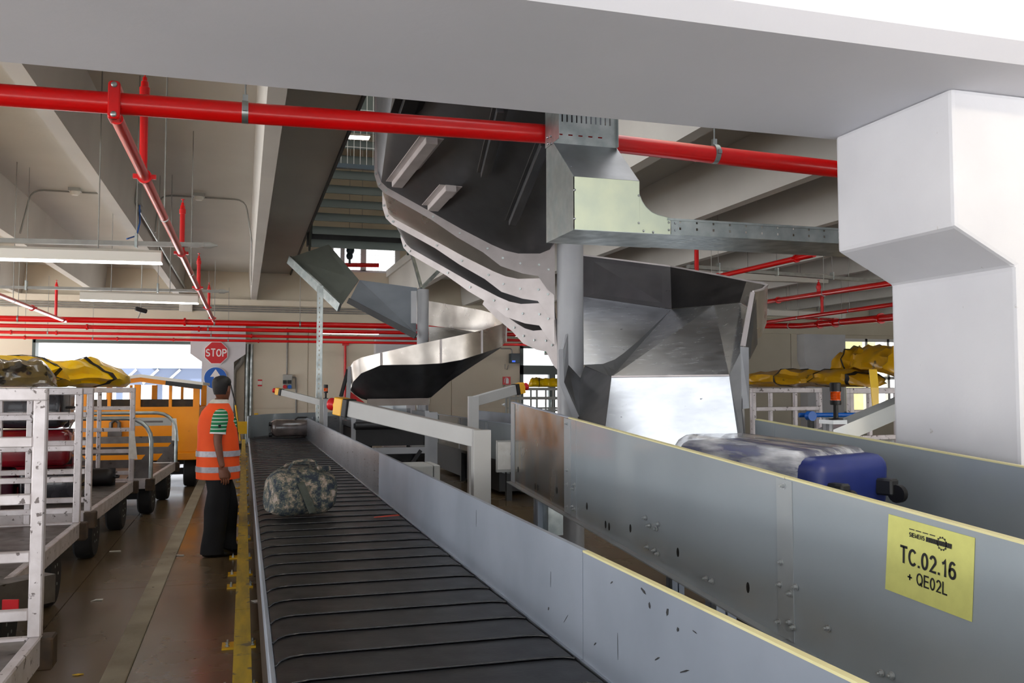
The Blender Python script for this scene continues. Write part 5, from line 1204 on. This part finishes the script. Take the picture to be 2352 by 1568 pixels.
# wrapped grey suitcase on the far part of the carousel
M['greywrap'] = pm('grey_film_wrap', '6d625e', '4d4644', 6, .14, coat=.7, bump=.2, bs=14)
c = P(670, 1006, Z=zbelt)
sc1 = thing('suitcase', 'dark grey suitcase wrapped in shiny film, far down the carousel', 'suitcase', (c.x, c.y + .25, zbelt), .08)
MB().rbox(V(0, 0, .165), (.72, .5, .29), .10).wobble(.015, 6, 4).build('shell', M['greywrap'], sc1, smooth=50, world=False)
for z in (.06, .24): MB().cyl(V(-.39, -.17, z), V(-.34, -.17, z), .035, 10).build('wheel', M['black'], sc1, world=False, smooth=40)
MB().tube([V(.05, -.1, .31), V(.1, -.1, .345), V(.25, -.1, .345), V(.3, -.1, .305)], .014, 8).build('handle', M['black'], sc1, world=False, smooth=60)
MB().prism([V(.33, -.24, .1), V(.36, -.2, .1), V(.36, -.2, .2), V(.33, -.24, .2)], (.004, -.004, 0)).build('tag', M['signred'], sc1, world=False)
# blue suitcase on the inclined conveyor
M['bluecase'] = pm('navy_suitcase', '23337e', '1c2a6c', 3, .4)
def film():
    m = pm('clear_wrap_film', 'c9cbd0', 'e2e4e8', 9, .12, coat=.4, bump=.5, bs=16, rs=(1, 4, 6)); nt = m.node_tree; N = nt.nodes; L = nt.links; b = N['Principled BSDF']
    tc = N.new('ShaderNodeTexCoord'); mp = N.new('ShaderNodeMapping'); mp.inputs['Scale'].default_value = (1.2, 5, 5); n = N.new('ShaderNodeTexNoise'); n.inputs['Scale'].default_value = 3.2; n.inputs['Detail'].default_value = 4
    L.new(tc.outputs['Object'], mp.inputs[0]); L.new(mp.outputs[0], n.inputs['Vector']); mr = N.new('ShaderNodeMapRange'); mr.inputs[1].default_value = .42; mr.inputs[2].default_value = .62; mr.inputs[3].default_value = .22; mr.inputs[4].default_value = .9
    L.new(n.outputs[0], mr.inputs[0]); L.new(mr.outputs[0], b.inputs['Alpha']); return m
M['film'] = film()
bx, by = 2.33, 3.56
sc2 = thing('suitcase', 'navy blue suitcase in clear film with castors, lying on the inclined conveyor', 'suitcase', (bx, by, zt(by) - .298), -1.25)
sc2.rotation_euler = (0, 0, -1.25)
WM[sc2.name] = Matrix.Translation(Vector((bx, by, zt(by) - .298))) @ Matrix.Rotation(-1.25, 4, 'Z')
tl = Matrix.Rotation(.055, 3, 'Y')
MB().rbox(V(0, 0, .165), (.80, .52, .25), .06, tl).build('shell', M['bluecase'], sc2, smooth=50, world=False)
MB().rbox(V(-.05, 0, .178), (.78, .55, .275), .09, tl).wobble(.012, 8, 6).build('film_wrap', M['film'], sc2, smooth=50, world=False)
MB().box(-.30, .40, -.268, -.262, .15, .165).build('edge_strip', M['alup'], sc2, world=False)
for s in (-1, 1):
    f = MB().box(.39, .47, s * .17 - .03, s * .17 + .03, .10, .17).build('castor_fork', M['dark'], sc2, world=False, bevel=.008)
    MB().cyl(V(.48, s * .17 - .014, .11), V(.48, s * .17 + .014, .11), .038, 16).build('castor_wheel', M['black'], f, world=False, smooth=40)
# bits of paper and tags ------------------------------------------------------------
def scrap(label, c, pts, mt, rz=0, cat='paper scrap', h=.004):
    o = MB().prism([V(x, y, 0) for x, y in pts], (0, 0, h)); o.wobble(.003, 20, c.x)
    zm = min(p.z for p in o.v)
    for p in o.v: p.z -= zm - .001
    o = o.build('paper_scrap', mt, None, world=False); o.location = c; o.rotation_euler = (0, 0, rz); tag(o, label, cat)
scrap('torn orange luggage tag lying on the carousel slats beside the camouflage bag', P(888, 1186, Z=ZB + .008), [(-.09, -.015), (.09, -.01), (.09, .02), (0, .018), (-.09, .0)], M['estag'] if 'estag' in M else pm('orange_tag', 'e0482c', rough=.5), .25, 'luggage tag')
scrap('pale strip of paper on the floor beside the kerb strip', P(408, 1275, Z=.001), [(-.07, -.025), (.07, -.035), (.06, .01), (-.08, .03)], M['paper'], -.2)
scrap('crumpled white paper on the floor near the cart wheels', P(221, 1379, Z=.001), [(-.04, -.02), (.0, .0), (.04, -.015), (.05, .02), (.0, .03)], M['paper'], .2)
scrap('curled white paper between the guard rail and the carousel', P(594, 1380, Z=.001), [(-.04, -.03), (.03, -.05), (.04, .02), (-.05, .03)], M['paper'], .4)
scrap('yellow leaf shaped scrap on the floor in the foreground', P(179, 1550, Z=.001), [(-.03, 0), (0, -.012), (.03, 0), (0, .014)], M['yel'], .1)
scrap('tiny white scrap on the floor between cart and kerb strip', P(264, 1266, Z=.001), [(-.05, -.01), (.06, -.015), (.05, .01), (-.05, .012)], M['paper'], -.1)

# ================================================================ THE STANDING MAN
M['skin'] = pm('brown_skin', '7a4a33', '6d402b', 12, .5, bump=.05, bs=80)
M['hair'] = pm('black_hair', '0d0b0b', '151212', 60, .5, bump=.4, bs=160)
M['vest'] = pm('orange_hi_vis', 'ff5a0e', 'f44e08', 3, .7, bump=.6, bs=9)
M['band'] = pm('silver_reflective', 'b3b0b6', 'a3a0a8', 40, .35, metal=.2)
M['trou'] = pm('dark_navy_trousers', '06070b', '090b10', 6, .8, bump=.8, bs=7)
M['shoe'] = pm('black_leather', '0c0a0a', '121010', 10, .3)
def striped():
    m = pm('green_striped_polo', '147a4c', '12704a', 8, .8); nt = m.node_tree; N = nt.nodes; L = nt.links; b = N['Principled BSDF']
    tc = N.new('ShaderNodeTexCoord'); sp_ = N.new('ShaderNodeSeparateXYZ'); L.new(tc.outputs['Object'], sp_.inputs[0])
    f = N.new('ShaderNodeMath'); f.operation = 'MODULO'; f.inputs[1].default_value = .034; L.new(sp_.outputs[2], f.inputs[0])
    g2 = N.new('ShaderNodeMath'); g2.operation = 'LESS_THAN'; g2.inputs[1].default_value = .008; L.new(f.outputs[0], g2.inputs[0])
    mx = N.new('ShaderNodeMixRGB'); mx.inputs[1].default_value = lin('147a4c'); mx.inputs[2].default_value = lin('d8e2da'); L.new(g2.outputs[0], mx.inputs[0]); L.new(mx.outputs[0], b.inputs['Base Color']); return m
M['polo'] = striped()
pm_ = P(503, 1275, Z=0); pman = V(pm_.x - .02, pm_.y + .06, 0)
man = thing('person', 'man in an orange safety vest and dark trousers standing beside the yellow guard rail', 'person', pman, math.radians(6))
# local frame: x = the way he faces, y = his left, z up
def skin(joints, edges, name, mt, levels=2, root=0):
    me = bpy.data.meshes.new(name); me.from_pydata([j[:3] for j in joints], edges, []); o = bpy.data.objects.new(name, me); COL.objects.link(o)
    sm = o.modifiers.new('skin', 'SKIN'); sm.use_smooth_shade = True
    for i, j in enumerate(joints):
        sv = me.skin_vertices[0].data[i]; r = j[3]; sv.radius = (r, j[4] if len(j) > 4 else r); sv.use_root = (i == root)
    ss = o.modifiers.new('sub', 'SUBSURF'); ss.levels = levels; ss.render_levels = levels
    dg = bpy.context.evaluated_depsgraph_get(); dg.update()
    me2 = bpy.data.meshes.new_from_object(o.evaluated_get(dg)); bpy.data.objects.remove(o); return me2
J = [(0, 0, .93, .13, .10), (0, 0, 1.10, .12, .10), (.0, 0, 1.28, .13, .11), (-.01, 0, 1.385, .10, .065), (.0, 0, 1.475, .058), (.015, 0, 1.53, .06),   # 0-5 pelvis..neck top
     (.0, -.15, 1.375, .055), (.0, -.205, 1.345, .052), (-.035, -.245, 1.12, .043), (.005, -.255, .90, .030), (.02, -.255, .855, .027, .038),          # 6-10 right arm
     (.0, .15, 1.375, .055), (.0, .205, 1.345, .052), (-.02, .245, 1.12, .043), (.06, .235, .90, .030), (.08, .23, .855, .027, .038),              # 11-15 left arm
     (0, -.09, .86, .095), (-.01, -.10, .50, .066), (-.05, -.105, .12, .042), (.02, -.115, .05, .035),
     (0, .09, .86, .095), (.07, .10, .50, .066), (.10, .105, .12, .042), (.17, .115, .05, .035)]
E = [(0, 1), (1, 2), (2, 3), (3, 4), (4, 5), (3, 6), (6, 7), (7, 8), (8, 9), (9, 10), (3, 11), (11, 12), (12, 13), (13, 14), (14, 15), (0, 16), (16, 17), (17, 18), (18, 19), (0, 20), (20, 21), (21, 22), (22, 23)]
bodyme = skin(J, E, 'body', M['skin'])
bmb = bmesh.new(); bmb.from_mesh(bodyme)
def addmesh(m):
    vs = [bmb.verts.new(p) for p in m.v]
    for f in m.f:
        try: bmb.faces.new([vs[i] for i in f])
        except Exception: pass
# head: lofted profile with face, turned to his left-away on the neck
hd = MB(); HR = Matrix.Rotation(math.radians(48), 3, 'Z'); hc = V(.02, 0, 1.615)
rings = []
for z, rx, ry, ox in ((-.130, .022, .026, .052), (-.115, .052, .045, .028), (-.09, .066, .056, .014), (-.06, .080, .064, .010), (-.03, .088, .070, .006), (0, .094, .074, .0), (.03, .097, .077, -.004), (.06, .095, .077, -.006), (.085, .084, .070, -.008), (.105, .062, .054, -.008), (.116, .030, .028, -.008)):
    rings.append([hc + HR @ V(ox + rx * math.cos(a), ry * math.sin(a), z) for a in [2 * math.pi * k / 24 for k in range(24)]])
hd.loft(rings)
hd.loft([[hc + HR @ V(x, y, z) for x, y, z in r] for r in ([(.085, .012, .02), (.085, -.012, .02), (.088, -.006, .026), (.088, .006, .026)], [(.10, .015, -.012), (.10, -.015, -.012), (.112, -.005, -.008), (.112, .005, -.008)], [(.085, .018, -.03), (.085, -.018, -.03), (.108, -.006, -.026), (.108, .006, -.026)])])   # nose
for z, rr in ((-.052, .010), (-.064, .012)): hd.ball(hc + HR @ V(.080, 0, z), rr, (.7, 2.0, .55), 10, 6)        # lips
hd.ball(hc + HR @ V(.072, 0, -.098), .024, (1, 1.1, .8), 10, 6)                                                   # chin
for s in (-1, 1):
    hd.ball(hc + HR @ V(.080, s * .032, .016), .013, (.7, 1.2, .8), 10, 6)                                        # eyes (lids)
    hd.ball(hc + HR @ V(.083, s * .032, .036), .016, (.5, 1.4, .4), 10, 6)                                        # brow
    hd.ball(hc + HR @ V(-.004, s * .076, -.004), .030, (.62, .32, 1.05), 12, 8); hd.ball(hc + HR @ V(.0, s * .079, -.028), .014, (.7, .4, .8), 8, 6)   # ears
addmesh(hd)
# hands: palm plus five curled fingers
def hand(wx, wy, wz, s, curl=.5, fwd=.12):
    m = MB(); w0 = V(wx, wy, wz)
    m.loft([[w0 + V(x * .040 + fwd * .0, y * .014 * s + 0, 0) + V(fx, 0, fz) for x, y in ((-1, -.8), (1, -.8), (1.1, .3), (.9, 1), (-.9, 1), (-1.1, .3))] for fx, fz in ((0, .02), (.004, -.03), (.010, -.075), (.014, -.092))])
    for k, (ox, ln) in enumerate(((.032, .066), (.011, .078), (-.010, .074), (-.030, .058))):
        p0 = w0 + V(.012 + ox, 0, -.075); p1 = p0 + V(.006, -s * .004, -ln * .45); p2 = p1 + V(.002, -s * ln * .28 * -1 * curl, -ln * .34); p3 = p2 + V(-.004, s * ln * .30 * curl, -ln * .18)
        m.tube([p0 + V(0, 0, .02), p0, p1, p2, p3], .009, 8, [.0095, .0098, .009, .0082, .0062])
    p0 = w0 + V(.040, s * .004, -.02); m.tube([p0 - V(.012, 0, -.01), p0, p0 + V(.022, s * .012, -.030), p0 + V(.024, s * .020, -.058), p0 + V(.018, s * .024, -.074)], .011, 8, [.013, .0125, .0115, .010, .007])
    addmesh(m)
hand(.022, -.255, .845, 1); hand(.085, .23, .845, -1)
bmesh.ops.recalc_face_normals(bmb, faces=bmb.faces); bmb.to_mesh(bodyme); bmb.free()
for p in bodyme.polygons: p.use_smooth = True
bodyme.materials.clear(); bodyme.materials.append(M['skin'])
bo = bpy.data.objects.new('body', bodyme); COL.objects.link(bo); bo.parent = man; WM[bo.name] = WM[man.name].copy()
# hair cap
hm = MB(); rings = []
for z, k in ((-.062, 1.0), (-.03, 1.04), (0, 1.07), (.03, 1.08), (.06, 1.09), (.088, 1.10), (.110, 1.10), (.124, 1.0)):
    rx, ry = {-.062: (.080, .064), -.03: (.088, .070), 0: (.094, .074), .03: (.097, .077), .06: (.095, .077), .088: (.083, .069), .110: (.058, .050), .124: (.02, .02)}[z]
    ring = []
    for i in range(24):
        a = 2 * math.pi * i / 24; x, y = rx * k * math.cos(a), ry * k * math.sin(a); lim = .012 if z < .02 else .045 if z < .05 else .085 if z < .08 else 9
        if z < -.02: lim = -.02
        ring.append(hc + HR @ V(min(x, lim) - .004, y, z))
    rings.append(ring)
hm.loft(rings); hm.wobble(.003, 40, 1); hm.build('hair', M['hair'], man, smooth=60, world=False)
# clothes -------------------------------------------------------------------------
def garment(name, mt, rows, n=32, amp=.01, sc=7, seed=1, p=2.3, par=None, t=.008, smooth=70, gap=0.0):
    """open tube through (z, cx, cy, rx, ry) rows, with thickness"""
    m = MB(); N_ = len(rows); 
    for inn in (0, 1):
        for z, cx_, cy_, rx, ry in rows:
            for k in range(n):
                a = (gap + (2 * math.pi - 2 * gap) * k / (n - 1)) if gap else 2 * math.pi * k / n; c_, s_ = math.cos(a), math.sin(a); rr = (abs(c_) ** p + abs(s_) ** p) ** (-1 / p)
                m.v.append(V(cx_ + (rx - inn * t) * rr * c_, cy_ + (ry - inn * t) * rr * s_, z))
    for i in range(N_ * n):
        q_ = m.v[i]; d = V(noise.noise(q_ * sc + V(seed, 0, 0)), noise.noise(q_ * sc + V(0, seed, 9)), 0) * amp; m.v[i] += d; m.v[i + N_ * n] += d
    o = N_ * n
    for i in range(N_ - 1):
        if gap: m.f += [(i * n, (i + 1) * n, o + (i + 1) * n, o + i * n), (i * n + n - 1, o + i * n + n - 1, o + (i + 1) * n + n - 1, (i + 1) * n + n - 1)]
        for k in range(n - 1 if gap else n):
            k2 = (k + 1) % n; m.f.append((i * n + k, i * n + k2, (i + 1) * n + k2, (i + 1) * n + k)); m.f.append((o + i * n + k2, o + i * n + k, o + (i + 1) * n + k, o + (i + 1) * n + k2))
    for k in range(n - 1 if gap else n):
        k2 = (k + 1) % n; m.f.append((k, o + k, o + k2, k2)); r = (N_ - 1) * n; m.f.append((r + k2, o + r + k2, o + r + k, r + k))
    return m.build(name, mt, par or man, smooth=smooth, world=False)
garment('polo_shirt', M['polo'], [(.80, .02, 0, .165, .195), (.95, .02, 0, .16, .195), (1.15, .015, 0, .155, .19), (1.30, .01, 0, .15, .20), (1.38, .0, 0, .13, .19), (1.435, -.005, 0, .09, .12), (1.47, .0, 0, .070, .075)], 32, .006, 9, 4)
garment('collar', M['band2'] if 'band2' in M else pm('pale_collar', 'd9d6cc', 'c9c8b8', 20, .8), [(1.445, .0, 0, .088, .092), (1.478, .0, 0, .079, .082), (1.505, .004, 0, .072, .074), (1.485, .0, 0, .090, .094), (1.455, 0, 0, .100, .108)], 24, .003, 14, 2)
for s, ex in ((-1, 0), (1, .015)):
    # sleeve
    m = MB(); m.tube([V(0, s * .15, 1.375), V(0, s * .18, 1.365), V(-.008, s * .214, 1.325), V(-.022, s * .232, 1.25), V(-.030, s * .24, 1.185)], .08, 18, [.05, .066, .076, .073, .073]); m.wobble(.006, 12, s)
    m.build('sleeve', M['polo'], man, smooth=60, world=False)
    mb_ = MB().tube([V(-.0295, s * .2395, 1.19), V(-.0305, s * .2405, 1.178)], .0745, 18); mb_.build('cuff', M['signwhite'], man, smooth=60, world=False)
pt2 = MB().box(-.012, .012, -.007, .007, -.014, .014); pt2.v = [V(-.02 + p.x, -.305 + p.y, 1.255 + p.z) for p in pt2.v]; pt2.build('sleeve_badge', M['ink'], man, world=False)
vest = garment('safety_vest', M['vest'], [(.74, -.005, 0, .198, .228), (.80, -.005, 0, .200, .230), (.9, -.005, 0, .198, .226), (1.0, -.005, 0, .195, .222), (1.12, -.01, 0, .190, .214), (1.24, -.015, 0, .182, .212), (1.33, -.02, 0, .168, .218), (1.385, -.02, 0, .148, .212), (1.425, -.015, 0, .122, .19), (1.452, -.01, 0, .103, .148), (1.468, -.01, 0, .094, .112)], 37, .012, 6, 7, 2.4, gap=.34)
for z in (.835, .985):
    garment('reflective_band', M['band'], [(z - .027, -.005, 0, .2045, .2335), (z + .027, -.005, 0, .2035, .2325)], 37, .012, 6, 7, 2.4, t=.004, gap=.34)
for s in (-1, 1):
    fx = -.04 if s < 0 else .10
    m = []
    garment('trouser_leg', M['trou'], [(.03, -.012 + fx, s * .108, .106, .088), (.10, -.012 + fx, s * .108, .098, .084), (.25, .0 + fx * .9, s * .106, .100, .088), (.45, .012 + fx * .8, s * .102, .108, .094), (.62, .01 + fx * .5, s * .098, .108, .098), (.76, .0, s * .092, .125, .105), (.86, -.002, s * .080, .145, .112), (.93, 0, s * .075, .15, .115)], 24, .024, 7, 3 + s, 2.2)
    # shoe
    sh_ = MB(); fx0 = -.012 + fx
    sh_.loft([[V(fx0 + x, s * .112 + y * (1 if i else 1), z) for x, y, z in r] for i, r in enumerate((
        [(-.095, -.032, .012), (-.095, .032, .012), (-.095, .03, .07), (-.095, -.03, .07)], [(-.04, -.040, .0), (-.04, .040, .0), (-.04, .036, .10), (-.04, -.036, .10)], [(.05, -.044, .0), (.05, .044, .0), (.05, .036, .095), (.05, -.036, .095)],
        [(.12, -.050, .0), (.12, .050, .0), (.12, .036, .065), (.12, -.036, .065)], [(.18, -.040, .0), (.18, .040, .0), (.18, .026, .045), (.18, -.026, .045)], [(.205, -.02, .006), (.205, .02, .006), (.205, .014, .03), (.205, -.014, .03)]))])
    sh_.build('shoe', M['shoe'], man, smooth=70, world=False, bevel=.008)
MB().tube([V(.09, -.05, 1.44), V(.16, -.02, 1.3), V(.172, .0, 1.18)], .006, 6).box(.168, .182, -.02, .02, 1.09, 1.18).build('lanyard', M['black'], man, world=False, smooth=50)
